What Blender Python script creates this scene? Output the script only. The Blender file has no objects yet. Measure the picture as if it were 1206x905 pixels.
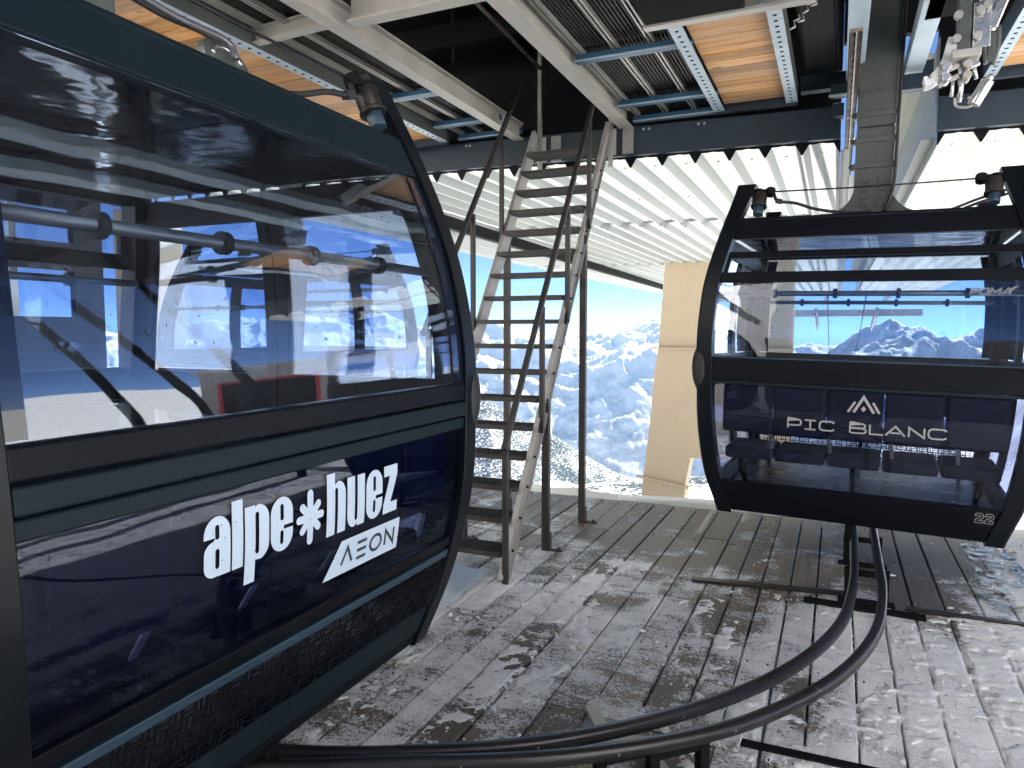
import bpy, bmesh, math, random
import numpy as np
from mathutils import Vector, Matrix
from mathutils.geometry import tessellate_polygon

S = bpy.context.scene
COL = S.collection
R = math.radians
rnd = random.Random(7)

# ------------------------------------------------------------------ camera, sky, sun, exposure
cd = bpy.data.cameras.new("camera")
cam = bpy.data.objects.new("camera", cd)
COL.objects.link(cam)
cam.location = (0, 0, 1.6)
cam.rotation_euler = (R(90 - 4.23), 0, R(24.29))
cd.sensor_width = 36.0
cd.lens = 845.0 / 1206.0 * 36.0
cd.clip_start = 0.02
cd.clip_end = 60000
S.camera = cam

SUN_AZ, SUN_EL = 12.0, 31.0            # azimuth clockwise from +Y, elevation
world = bpy.data.worlds.new("World")
S.world = world
world.use_nodes = True
wn = world.node_tree.nodes
wl = world.node_tree.links
wn.clear()
sky = wn.new("ShaderNodeTexSky")
sky.sky_type = 'NISHITA'
sky.sun_disc = False
sky.sun_elevation = R(SUN_EL)
sky.sun_rotation = R(SUN_AZ)
sky.altitude = 3000
sky.air_density = 0.22
sky.dust_density = 0.0
sky.ozone_density = 4.0
bg = wn.new("ShaderNodeBackground")
bg.inputs["Strength"].default_value = 0.05
wo = wn.new("ShaderNodeOutputWorld")
wl.new(sky.outputs[0], bg.inputs[0])
wl.new(bg.outputs[0], wo.inputs[0])

sd = bpy.data.lights.new("sun", 'SUN')
sd.energy = 4.0
sd.angle = R(0.5)
sd.color = (1.0, 0.94, 0.86)
sun = bpy.data.objects.new("sun", sd)
COL.objects.link(sun)
sv = Vector((math.sin(R(SUN_AZ)) * math.cos(R(SUN_EL)), math.cos(R(SUN_AZ)) * math.cos(R(SUN_EL)), math.sin(R(SUN_EL))))
sun.rotation_euler = sv.to_track_quat('Z', 'Y').to_euler()
sun.location = (20, 20, 30)

S.view_settings.view_transform = 'Standard'
S.view_settings.look = 'None'
S.view_settings.gamma = 1.0
S.view_settings.exposure = 2.8
S.cycles.use_denoising = True
S.cycles.max_bounces = 14
S.cycles.diffuse_bounces = 6
S.cycles.glossy_bounces = 5
S.cycles.transmission_bounces = 8
S.cycles.transparent_max_bounces = 32
S.cycles.sample_clamp_indirect = 6.0
S.cycles.caustics_reflective = False

# ------------------------------------------------------------------ helpers
def tag(o, label=None, cat=None, group=None, kind=None):
    if label: o["label"] = label
    if cat: o["category"] = cat
    if group: o["group"] = group
    if kind: o["kind"] = kind
    return o

def empty(name, loc=(0, 0, 0), rot=(0, 0, 0), label=None, cat=None, group=None, kind=None):
    o = bpy.data.objects.new(name, None)
    COL.objects.link(o)
    o.location = loc
    o.rotation_euler = rot
    o.empty_display_size = 0.2
    return tag(o, label, cat, group, kind)

class MB:
    """collects shapes, build() links them as one mesh object"""
    def __init__(s):
        s.v = []; s.f = []; s.smooth = []
    def add(s, vs, fs, smooth=False):
        n = len(s.v)
        s.v += [tuple(p) for p in vs]
        s.f += [tuple(i + n for i in f) for f in fs]
        s.smooth += [smooth] * len(fs)
        return s
    def box(s, x0, x1, y0, y1, z0, z1):
        vs = [(x, y, z) for z in (z0, z1) for y in (y0, y1) for x in (x0, x1)]
        return s.add(vs, [(0, 2, 3, 1), (4, 5, 7, 6), (0, 1, 5, 4), (2, 6, 7, 3), (0, 4, 6, 2), (1, 3, 7, 5)])
    def bar(s, a, b, w, h, up=(0, 0, 1)):
        """rectangular bar from a to b, w across, h along up"""
        a = Vector(a); b = Vector(b); d = (b - a).normalized()
        u = Vector(up)
        sx = d.cross(u)
        if sx.length < 1e-4: sx = d.cross(Vector((1, 0, 0)))
        sx.normalize(); u = sx.cross(d).normalized()
        vs = []
        for p in (a, b):
            for i, j in ((-1, -1), (1, -1), (1, 1), (-1, 1)):
                vs.append(p + sx * (w / 2 * i) + u * (h / 2 * j))
        return s.add(vs, [(3, 2, 1, 0), (4, 5, 6, 7), (0, 1, 5, 4), (1, 2, 6, 5), (2, 3, 7, 6), (3, 0, 4, 7)])
    def ibeam(s, a, b, w, h, t=.012):
        a = Vector(a); b = Vector(b)
        z = Vector((0, 0, 1))
        s.bar(a + z * (h / 2 - t / 2), b + z * (h / 2 - t / 2), w, t)
        s.bar(a - z * (h / 2 - t / 2), b - z * (h / 2 - t / 2), w, t)
        s.bar(a, b, t, h - 2 * t - .001)
        return s
    def tube(s, pts, r, n=10, cap=True, smooth=True, closed=False):
        pts = [Vector(p) for p in pts]
        rr = r if isinstance(r, (list, tuple)) else [r] * len(pts)
        N = len(pts)
        prev = None; vs = []
        for i, p in enumerate(pts):
            if closed: d = pts[(i + 1) % N] - pts[i - 1]
            else: d = pts[min(i + 1, N - 1)] - pts[max(i - 1, 0)]
            d.normalize()
            if prev is None:
                t = Vector((0, 0, 1)) if abs(d.z) < .9 else Vector((1, 0, 0))
                prev = d.cross(t).normalized()
            else:
                prev = (prev - d * prev.dot(d)).normalized()
            q = d.cross(prev)
            for k in range(n):
                a = 2 * math.pi * k / n
                vs.append(p + (prev * math.cos(a) + q * math.sin(a)) * rr[i])
        fs = []
        for i in range(N if closed else N - 1):
            for k in range(n):
                j = (i + 1) % N
                fs.append((i * n + k, i * n + (k + 1) % n, j * n + (k + 1) % n, j * n + k))
        s.add(vs, fs, smooth)
        if cap and not closed:
            m = len(s.v) - len(vs)
            s.f.append(tuple(m + k for k in range(n - 1, -1, -1))); s.smooth.append(False)
            s.f.append(tuple(m + (N - 1) * n + k for k in range(n))); s.smooth.append(False)
        return s
    def cyl(s, a, b, r, n=16):
        return s.tube([a, b], r, n)
    def prism(s, poly, axis, d0, d1):
        """closed polygon (list of 2D) extruded along an axis between d0 and d1"""
        def P(p, d):
            if axis == 0: return (d, p[0], p[1])
            if axis == 1: return (p[0], d, p[1])
            return (p[0], p[1], d)
        n = len(poly)
        vs = [P(p, d0) for p in poly] + [P(p, d1) for p in poly]
        fs = [(i, (i + 1) % n, n + (i + 1) % n, n + i) for i in range(n)]
        tris = tessellate_polygon([[Vector((p[0], p[1], 0)) for p in poly]])
        fs += [tuple(t) for t in tris] + [tuple(n + i for i in reversed(t)) for t in tris]
        return s.add(vs, fs)
    def mesh(s, name, mat=None, bevel=0, seg=2):
        me = bpy.data.meshes.new(name)
        me.from_pydata(s.v, [], s.f)
        me.polygons.foreach_set("use_smooth", s.smooth)
        bm = bmesh.new(); bm.from_mesh(me)
        bmesh.ops.recalc_face_normals(bm, faces=bm.faces)
        if bevel:
            es = [e for e in bm.edges if len(e.link_faces) == 2 and e.calc_face_angle(0) > .5]
            try:
                bmesh.ops.bevel(bm, geom=es, offset=bevel, segments=seg, affect='EDGES', profile=.5, clamp_overlap=True)
            except Exception:
                pass
        bm.to_mesh(me); bm.free()
        if mat: me.materials.append(mat)
        return me
    def build(s, name, mat=None, parent=None, bevel=0, loc=None, seg=2):
        o = bpy.data.objects.new(name, s.mesh(name, mat, bevel, seg))
        COL.objects.link(o)
        if parent: o.parent = parent
        if loc: o.location = loc
        return o

def inst(name, me, parent=None, loc=(0, 0, 0), rot=(0, 0, 0)):
    o = bpy.data.objects.new(name, me)
    COL.objects.link(o)
    o.parent = parent; o.location = loc; o.rotation_euler = rot
    return o

def smooth_path(pts, n=8):
    out = []
    P = [Vector(p) for p in pts]
    P = [P[0] * 2 - P[1]] + P + [P[-1] * 2 - P[-2]]
    for i in range(1, len(P) - 2):
        for k in range(n):
            t = k / n
            a, b, c, d = P[i - 1], P[i], P[i + 1], P[i + 2]
            out.append(.5 * ((2 * b) + (c - a) * t + (2 * a - 5 * b + 4 * c - d) * t * t + (3 * b - a - 3 * c + d) * t ** 3))
    out.append(P[-2])
    return out

# ------------------------------------------------------------------ materials
class NT:
    def __init__(s, name):
        s.m = bpy.data.materials.new(name); s.m.use_nodes = True
        s.t = s.m.node_tree; s.t.nodes.clear()
        s.out = s.n("ShaderNodeOutputMaterial")
    def n(s, ty, **kw):
        o = s.t.nodes.new(ty)
        for k, v in kw.items(): setattr(o, k, v)
        return o
    def l(s, a, b): s.t.links.new(a, b)
    def noise(s, vec, scale, detail=4, rough=.55, dist=0):
        o = s.n("ShaderNodeTexNoise"); o.inputs["Scale"].default_value = scale
        o.inputs["Detail"].default_value = detail; o.inputs["Roughness"].default_value = rough
        o.inputs["Distortion"].default_value = dist
        if vec is not None: s.l(vec, o.inputs["Vector"])
        return o.outputs["Fac"]
    def ramp(s, fac, stops, interp='LINEAR'):
        o = s.n("ShaderNodeValToRGB"); o.color_ramp.interpolation = interp
        e = o.color_ramp.elements
        while len(e) < len(stops): e.new(.5)
        for el, (p, c) in zip(e, stops):
            el.position = p
            el.color = c if len(c) == 4 else (*c, 1)
        s.l(fac, o.inputs[0]); return o.outputs[0]
    def math(s, op, a, b=None, c=None, clamp=False):
        o = s.n("ShaderNodeMath", operation=op, use_clamp=clamp)
        for i, x in enumerate((a, b, c)):
            if x is None: continue
            if isinstance(x, (int, float)): o.inputs[i].default_value = x
            else: s.l(x, o.inputs[i])
        return o.outputs[0]
    def mix(s, fac, a, b):
        o = s.n("ShaderNodeMix", data_type='RGBA')
        for i, x in ((0, fac), (6, a), (7, b)):
            if isinstance(x, (int, float)): o.inputs[i].default_value = x
            elif isinstance(x, tuple): o.inputs[i].default_value = (*x, 1) if len(x) == 3 else x
            else: s.l(x, o.inputs[i])
        return o.outputs[2]
    def mapping(s, vec, scale=(1, 1, 1), loc=(0, 0, 0)):
        o = s.n("ShaderNodeMapping"); o.inputs["Scale"].default_value = scale; o.inputs["Location"].default_value = loc
        s.l(vec, o.inputs[0]); return o.outputs[0]
    def pos(s): return s.n("ShaderNodeNewGeometry").outputs["Position"]
    def obj(s): return s.n("ShaderNodeTexCoord").outputs["Object"]
    def bump(s, h, strength=.3, dist=.01):
        o = s.n("ShaderNodeBump"); o.inputs["Strength"].default_value = strength; o.inputs["Distance"].default_value = dist
        s.l(h, o.inputs["Height"]); return o.outputs[0]
    def bsdf(s, color, rough=.5, metal=0, normal=None, spec=.5, coat=0):
        o = s.n("ShaderNodeBsdfPrincipled")
        for nm, x in (("Base Color", color), ("Roughness", rough), ("Metallic", metal), ("Specular IOR Level", spec), ("Coat Weight", coat)):
            if isinstance(x, (int, float)): o.inputs[nm].default_value = x
            elif isinstance(x, tuple): o.inputs[nm].default_value = (*x, 1)
            else: s.l(x, o.inputs[nm])
        if normal is not None: s.l(normal, o.inputs["Normal"])
        return o.outputs[0]
    def done(s, sh):
        s.l(sh, s.out.inputs["Surface"]); return s.m

def mat_paint(name, col, rough=.35, metal=0, vary=.25, coat=0, wear=None, wear_amt=.62, grain=60, spec=.5):
    t = NT(name); v = t.obj()
    a = t.noise(v, 3.0, 5, .6); b = t.noise(v, grain, 3, .6)
    lo = tuple(c * (1 - vary) for c in col); hi = tuple(min(1, c * (1 + vary)) for c in col)
    c = t.ramp(a, [(.3, lo), (.7, hi)])
    if wear:
        w = t.noise(v, 7, 8, .7, .4)
        c = t.mix(t.ramp(w, [(wear_amt, (0, 0, 0)), (wear_amt + .06, (1, 1, 1))]), c, wear)
    rr = t.math('MULTIPLY_ADD', a, .3, rough - .15)
    rr = t.math('MULTIPLY_ADD', b, .1, rr)
    return t.done(t.bsdf(c, rr, metal, t.bump(b, .08, .003), spec, coat))

M = {}
M['navy'] = mat_paint("navy_paint", (.007, .014, .019), .45, 0, .12, 0, spec=.16)
M['navy_hoop'] = mat_paint("navy_gloss_paint", (.003, .005, .008), .30, 0, .15, .0, spec=.22)
M['navy_dark'] = mat_paint("black_navy_paint", (.0025, .0035, .007), .45, 0, .2, spec=.16)
M['bronze'] = mat_paint("dark_bronze_anodised", (.022, .019, .018), .38, .2, .2)
M['trim_blue'] = mat_paint("blue_grey_trim", (.03, .06, .09), .35, .2, .15)
M['rubber'] = mat_paint("black_rubber", (.012, .013, .015), .6, 0, .25)
M['black'] = mat_paint("black_steel", (.007, .008, .009), .75, 0, .3, spec=.1)
M['galv'] = mat_paint("galvanised_steel", (.42, .41, .385), .42, .55, .18, 0, (.32, .30, .27), .60, 90)
M['beam'] = mat_paint("pale_painted_steel", (.40, .385, .355), .5, .1, .16, 0, (.28, .25, .21), .63, 70)
M['dark_beam'] = mat_paint("dark_blue_beam_paint", (.013, .028, .048), .45, 0, .25, 0, (.10, .065, .04), .70)
M['blue_steel'] = mat_paint("blue_painted_steel", (.03, .11, .20), .4, .1, .25)
M['pale_blue'] = mat_paint("pale_blue_steel", (.42, .52, .60), .45, .2, .15, 0, (.42, .33, .24), .62)
M['stem'] = mat_paint("grey_green_hanger_paint", (.085, .095, .09), .4, .2, .12, 0, (.13, .13, .12), .68)
M['rust'] = mat_paint("rusty_track_steel", (.17, .13, .11), .6, .3, .35, 0, (.30, .29, .28), .55)
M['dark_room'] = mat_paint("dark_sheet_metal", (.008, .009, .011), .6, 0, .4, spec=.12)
M['stair_dark'] = mat_paint("dark_stair_steel", (.03, .028, .026), .5, .2, .3)
M['stair_side'] = mat_paint("weathered_stringer_steel", (.36, .355, .345), .5, .3, .10, 0, (.27, .26, .25), .68, 80)
M['seat'] = mat_paint("navy_seat_fabric", (.0035, .005, .017), .75, 0, .25, 0, None, .6, 240)
M['ceiling'] = mat_paint("pale_ceiling_panel", (.72, .72, .74), .35, 0, .05)
M['floor'] = mat_paint("cabin_floor_sheet", (.085, .08, .095), .22, .25, .25, 0, (.13, .125, .13), .6, 120)
M['chrome'] = mat_paint("bright_zinc_steel", (.62, .63, .62), .22, .85, .15, 0, (.30, .30, .29), .62)
M['pylon'] = mat_paint("beige_painted_steel", (.46, .365, .25), .55, 0, .035, 0, (.40, .32, .22), .70)
M['bounce_wall'] = mat_paint("pale_bounce_wall", (.80, .78, .75), .8, 0, .05)  # pale colour for the added walls that bounce sunlight
M['hut'] = mat_paint("grey_hut_cladding", (.34, .33, .34), .5, 0, .12)
M['black_rail'] = mat_paint("worn_dark_rail_steel", (.032, .032, .036), .30, .5, .3, 0, (.13, .12, .11), .64)
M['inner_rail'] = mat_paint("grey_hand_rail", (.14, .145, .155), .3, .5, .15)
M['red'] = mat_paint("red_trim", (.45, .03, .03), .4, 0, .1)
M['cable'] = mat_paint("black_cable_sheath", (.01, .01, .012), .35, 0, .2)
M['tower'] = mat_paint("grey_tower_steel", (.26, .27, .28), .5, .3, .2)
M['timber'] = mat_paint("dark_timber", (.05, .043, .036), .75, 0, .35)

def mat_print(name, col, rough=.5):
    t = NT(name); n = t.noise(t.obj(), 55, 2, .5)
    c = t.mix(t.ramp(n, [(.70, (0, 0, 0)), (.735, (1, 1, 1))]), col, tuple(x * .35 for x in col))
    return t.done(t.bsdf(c, rough))
M['white_print'] = mat_print("white_vinyl", (.50, .61, .73))
M['grey_print'] = mat_print("silver_vinyl", (.30, .31, .32))
M['dark_print'] = mat_print("dark_vinyl", (.02, .035, .06))
M['logo_grey'] = mat_print("grey_sticker", (.16, .17, .18))

def mat_glass(name, tint, refl=1.0, wav=.05, dirt=.02, ior=1.55, wscale=2.2):
    t = NT(name); v = t.obj()
    w = t.noise(v, wscale, 2, .4)
    nrm = t.bump(w, wav, .25)
    ge = t.n("ShaderNodeNewGeometry"); dt = t.n("ShaderNodeVectorMath", operation='DOT_PRODUCT')
    t.l(ge.outputs["Normal"], dt.inputs[0]); t.l(ge.outputs["Incoming"], dt.inputs[1])
    cc = t.math('SUBTRACT', 1, t.math('ABSOLUTE', dt.outputs["Value"]))       # Schlick, the same from both sides of the pane
    f0 = ((ior - 1) / (ior + 1)) ** 2
    fac = t.math('MULTIPLY', t.math('MULTIPLY_ADD', t.math('POWER', cc, 5), 1 - f0, f0), refl, clamp=True)
    tr = t.n("ShaderNodeBsdfTransparent"); tr.inputs[0].default_value = (*tint, 1)
    gl = t.n("ShaderNodeBsdfGlossy"); gl.inputs["Roughness"].default_value = .015
    gl.inputs[0].default_value = (.92, .95, 1, 1)
    t.l(nrm, gl.inputs["Normal"])
    mx = t.n("ShaderNodeMixShader"); t.l(fac, mx.inputs[0]); t.l(tr.outputs[0], mx.inputs[1]); t.l(gl.outputs[0], mx.inputs[2])
    # water spots and scratches
    sp = t.noise(v, 46, 2, .5); sp = t.ramp(sp, [(.735, (0, 0, 0)), (.755, (1, 1, 1))])
    film = t.noise(v, 5, 6, .7); film = t.ramp(film, [(.45, (0, 0, 0)), (.8, (1, 1, 1))])
    df = t.n("ShaderNodeBsdfDiffuse"); df.inputs[0].default_value = (.5, .52, .55, 1)
    dk = t.n("ShaderNodeBsdfDiffuse"); dk.inputs[0].default_value = (.03, .03, .035, 1)
    m2 = t.n("ShaderNodeMixShader"); t.l(t.math('MULTIPLY_ADD', film, dirt, dirt * .4), m2.inputs[0]); t.l(mx.outputs[0], m2.inputs[1]); t.l(df.outputs[0], m2.inputs[2])
    m3 = t.n("ShaderNodeMixShader"); t.l(t.math('MULTIPLY', sp, .7), m3.inputs[0]); t.l(m2.outputs[0], m3.inputs[1]); t.l(dk.outputs[0], m3.inputs[2])
    return t.done(m3.outputs[0])
M['glass'] = mat_glass("cabin_glass", (.83, .88, .95), 1.9, .016, .010)
M['glass_navy'] = mat_glass("navy_tinted_cabin_glass", (.50, .56, .74), .62, .012, .0015)
M['glass_dark'] = mat_glass("tinted_cabin_glass", (.76, .79, .88), .45, .010, .0012)
M['win'] = mat_glass("window_glass", (.9, .94, .97), 1.0, .01, .02)

def mat_gloss_ceiling():
    t = NT("dark_glossy_ceiling"); n = t.noise(t.obj(), 2.6, 3, .5)
    return t.done(t.bsdf((.012, .013, .018), .07, 0, t.bump(n, .10, .12), .8))
M['gloss_ceiling'] = mat_gloss_ceiling()
def mat_frit():
    t = NT("dark_glass_border")
    return t.done(t.bsdf((.008, .012, .025), .08, 0, None, .5, .5))
M['frit'] = mat_frit()

def mat_wood(name, cols, grain_axis=0, rough=.7, snow=False):
    """weathered board; grain runs along grain_axis in object space"""
    t = NT(name); P = t.pos()
    oi = t.n("ShaderNodeObjectInfo").outputs["Random"]
    sc = [34, 34, 34]; sc[grain_axis] = 1.6
    off = t.n("ShaderNodeCombineXYZ"); t.l(t.math('MULTIPLY', oi, 37), off.inputs[0]); t.l(t.math('MULTIPLY', oi, 91), off.inputs[1])
    va = t.n("ShaderNodeVectorMath", operation='ADD'); t.l(P, va.inputs[0]); t.l(off.outputs[0], va.inputs[1])
    g = t.noise(t.mapping(va.outputs[0], tuple(sc)), 1.0, 8, .65, .3)
    sc2 = [5, 5, 5]; sc2[grain_axis] = .9
    bl = t.noise(t.mapping(va.outputs[0], tuple(sc2)), 1.0, 4, .6)
    sc3 = [9, 9, 9]; sc3[grain_axis] = 5.5
    kn = t.noise(t.mapping(va.outputs[0], tuple(sc3)), 1.0, 2, .5)
    c = t.ramp(g, [(.28, cols[0]), (.5, cols[1]), (.72, cols[2])])
    c = t.mix(t.ramp(bl, [(.35, (0, 0, 0)), (.7, (.6, .6, .6))]), c, cols[3])
    c = t.mix(t.ramp(kn, [(.68, (0, 0, 0)), (.76, (.75, .75, .75))]), c, tuple(x * .4 for x in cols[0]))
    br = t.n("ShaderNodeHueSaturation"); t.l(c, br.inputs["Color"]); t.l(t.math('MULTIPLY_ADD', oi, .75, .62), br.inputs["Value"])
    c = br.outputs[0]
    h = t.math('MULTIPLY_ADD', kn, .4, g)
    rr = t.math('MULTIPLY_ADD', g, .25, rough - .12)
    if snow:
        sx = t.n("ShaderNodeSeparateXYZ"); t.l(P, sx.inputs[0]); X, Y = sx.outputs[0], sx.outputs[1]
        def sm(x, a, b):
            o = t.n("ShaderNodeMapRange", interpolation_type='SMOOTHSTEP'); o.inputs[1].default_value = a; o.inputs[2].default_value = b
            t.l(x, o.inputs[0]); return o.outputs[0]
        # drifted snow lies thick on the windward right, thin streaks on the left, scoured beyond the bars
        wob = t.math('MULTIPLY_ADD', t.noise(P, 1.3, 4, .6), 1.4, -.7)
        Yw = t.math('ADD', Y, wob); Xw = t.math('MULTIPLY_ADD', wob, .6, X)
        right = t.math('MULTIPLY', sm(Xw, -.55, .25), t.math('SUBTRACT', 1, sm(t.math('MULTIPLY_ADD', Xw, -.30, Yw), 4.25, 4.75)))
        far_r = sm(Xw, .82, 1.1)
        farb = sm(t.math('MULTIPLY_ADD', Xw, .25, Yw), 4.2, 5.1)
        near = t.math('SUBTRACT', 1, sm(Yw, 2.3, 2.9))
        left = t.math('MULTIPLY', t.math('SUBTRACT', 1, sm(Xw, -1.5, -.9)), t.math('SUBTRACT', 1, sm(Yw, 4.1, 5.0)))
        cov = t.math('ADD', t.math('MULTIPLY', right, .52), t.math('MULTIPLY', far_r, .62))
        cov = t.math('ADD', cov, t.math('MULTIPLY', left, .22))
        cov = t.math('SUBTRACT', cov, t.math('MULTIPLY', farb, .34))
        cov = t.math('SUBTRACT', cov, t.math('MULTIPLY', near, .16))
        big = t.noise(t.mapping(P, (2.6, 1.7, 1)), 1.0, 5, .6, .5)
        wind = t.noise(t.mapping(P, (3.0, 9.0, 1)), 1.0, 6, .65, .8)
        pl = t.math('MULTIPLY_ADD', oi, .34, -.17)
        dens = t.math('ADD', t.math('MULTIPLY_ADD', big, 2.6, -1.3), t.math('MULTIPLY_ADD', wind, 1.3, -.65))
        dens = t.math('ADD', t.math('ADD', dens, cov), t.math('ADD', pl, .06))
        fine = t.noise(P, 58, 5, .72); fine2 = t.noise(P, 170, 3, .6)
        gr = t.math('ADD', t.math('MULTIPLY_ADD', fine, 1.8, -.9), t.math('MULTIPLY_ADD', fine2, .9, -.45))
        mk = t.math('ADD', gr, dens)
        mask = sm(mk, -.02, .06)
        thick = sm(mk, .0, .7)
        snowc = t.mix(thick, (.66, .70, .75), (.90, .92, .95))
        c = t.mix(t.math('MULTIPLY', mask, t.math('MULTIPLY_ADD', thick, .14, .86)), c, snowc)
        h = t.math('MULTIPLY_ADD', t.math('MULTIPLY', mask, t.math('MULTIPLY_ADD', fine, 1.2, thick)), 1.6, h)
        rr = t.math('MULTIPLY_ADD', mask, .1, rr)
    return t.done(t.bsdf(c, rr, 0, t.bump(h, .55, .006), .55))
M['plank'] = mat_wood("weathered_deck_plank", [(.050, .043, .036), (.125, .110, .092), (.22, .195, .165), (.18, .158, .130)], 1, .50, True)
M['orange_wood'] = mat_wood("orange_stained_board", [(.22, .07, .010), (.62, .26, .035), (.78, .44, .12), (.50, .42, .33)], 0, .6)

def mat_canopy():
    t = NT("translucent_corrugated_sheet"); P = t.pos()
    st = t.noise(t.mapping(P, (7, .12, 1)), 1.0, 5, .6)
    bl = t.noise(P, .35, 4, .6)
    c = t.ramp(st, [(.25, (.29, .32, .32)), (.5, (.37, .40, .395)), (.75, (.44, .455, .435))])
    sx = t.n("ShaderNodeSeparateXYZ"); t.l(P, sx.inputs[0])
    yl = t.n("ShaderNodeMapRange"); yl.inputs[1].default_value = -.5; yl.inputs[2].default_value = 1.5; t.l(sx.outputs[0], yl.inputs[0])
    c = t.mix(t.math('MULTIPLY', t.ramp(bl, [(.4, (0, 0, 0)), (.7, (1, 1, 1))]), t.math('MULTIPLY_ADD', yl.outputs[0], .5, .15)), c, (.43, .41, .34))
    tl = t.n("ShaderNodeBsdfTranslucent"); t.l(c, tl.inputs[0])
    df = t.bsdf(c, .4)
    mx = t.n("ShaderNodeMixShader"); mx.inputs[0].default_value = .52
    t.l(df, mx.inputs[1]); t.l(tl.outputs[0], mx.inputs[2])
    return t.done(mx.outputs[0])
M['canopy'] = mat_canopy()

def mat_grating():
    t = NT("dotted_grating_sheet"); v = t.obj()
    vo = t.n("ShaderNodeTexVoronoi"); vo.inputs["Scale"].default_value = 38; vo.inputs["Randomness"].default_value = 0
    t.l(v, vo.inputs["Vector"])
    d = t.ramp(vo.outputs["Distance"], [(.26, (1, 1, 1)), (.34, (0, 0, 0))])
    n = t.noise(v, 4, 4, .6)
    base = t.ramp(n, [(.3, (.022, .021, .02)), (.7, (.06, .058, .052))])
    c = t.mix(d, base, (.012, .012, .012))
    return t.done(t.bsdf(c, .5, .3, t.bump(d, .5, -.006)))
M['grating'] = mat_grating()

def mat_snow():
    t = NT("snow_and_rock"); P = t.pos(); g = t.n("ShaderNodeNewGeometry")
    sx = t.n("ShaderNodeSeparateXYZ"); t.l(g.outputs["Normal"], sx.inputs[0])
    pz = t.n("ShaderNodeSeparateXYZ"); t.l(P, pz.inputs[0])
    n1 = t.noise(P, .006, 9, .7); n2 = t.noise(P, .05, 5, .7)
    nz = t.math('ADD', sx.outputs[2], t.math('ADD', t.math('MULTIPLY_ADD', n1, .5, -.25), t.math('MULTIPLY_ADD', n2, .25, -.125)))
    rock = t.ramp(nz, [(.44, (.8, .8, .8)), (.55, (0, 0, 0))])
    rc = t.ramp(n2, [(.3, (.06, .065, .075)), (.7, (.20, .20, .22))])
    # forest: dark speckled conifer cover on the near hillside, dense on the spur, whose shade is put into the colour too
    ln = t.n("ShaderNodeVectorMath", operation='LENGTH'); t.l(P, ln.inputs[0]); rad = ln.outputs["Value"]
    def band(a0, a1, b0, b1):
        u = t.n("ShaderNodeMapRange"); u.inputs[1].default_value = a0; u.inputs[2].default_value = a1; t.l(rad, u.inputs[0])
        w_ = t.n("ShaderNodeMapRange"); w_.inputs[1].default_value = b0; w_.inputs[2].default_value = b1; t.l(rad, w_.inputs[0])
        return t.math('SUBTRACT', u.outputs[0], w_.outputs[0])
    tn = t.noise(P, .11, 3, .7); tb = t.noise(P, .006, 4, .6)
    fm = t.math('ADD', t.math('MULTIPLY', tn, .9), t.math('MULTIPLY_ADD', tb, .9, -.42))
    fo = t.math('MULTIPLY', t.ramp(fm, [(.44, (0, 0, 0)), (.50, (1, 1, 1))]), band(300, 600, 2000, 2200))
    fs = t.math('MULTIPLY', t.ramp(t.math('MULTIPLY_ADD', tb, .5, tn), [(.60, (0, 0, 0)), (.74, (1, 1, 1))]), band(2200, 2400, 3700, 4200))
    fv = t.math('MULTIPLY', t.ramp(t.math('MULTIPLY_ADD', n1, .6, t.math('MULTIPLY', tb, .4)), [(.40, (0, 0, 0)), (.62, (.7, .7, .7))]), band(4200, 4800, 6600, 8200))
    c = t.mix(rock, (.88, .90, .92), rc)
    c = t.mix(fv, c, (.10, .12, .14))
    c = t.mix(fs, c, (.03, .045, .052))
    c = t.mix(fo, c, (.03, .042, .048))
    b = t.noise(P, 1.5, 6, .65)
    return t.done(t.bsdf(c, .8, 0, t.bump(b, .35, .15), .02))
M['snow'] = mat_snow()

def mat_clump():
    t = NT("loose_snow"); P = t.pos(); n = t.noise(P, 30, 4, .6); f = t.noise(P, 150, 5, .75)
    c = t.ramp(n, [(.3, (.70, .74, .80)), (.6, (.88, .91, .95))])
    c = t.mix(t.ramp(f, [(.36, (.75, .75, .75)), (.43, (0, 0, 0))]), c, (.17, .16, .15))
    return t.done(t.bsdf(c, .55, 0, t.bump(f, .8, .006), .4))
M['clump'] = mat_clump()
def mat_ice():
    t = NT("glazed_ice"); P = t.pos(); n = t.noise(P, 14, 5, .65); m = t.noise(P, 9, 6, .7, .6)
    ice = t.bsdf(t.ramp(n, [(.35, (.14, .24, .34)), (.65, (.40, .55, .70))]), t.math('MULTIPLY_ADD', n, .3, .04), 0, t.bump(n, .2, .01), .9)  # blue of the reflected sky is put into the base colour
    tr = t.n("ShaderNodeBsdfTransparent"); mx = t.n("ShaderNodeMixShader")
    t.l(t.ramp(m, [(.50, (0, 0, 0)), (.58, (.8, .8, .8))]), mx.inputs[0]); t.l(tr.outputs[0], mx.inputs[1]); t.l(ice, mx.inputs[2])
    return t.done(mx.outputs[0])
M['ice'] = mat_ice()

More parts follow.
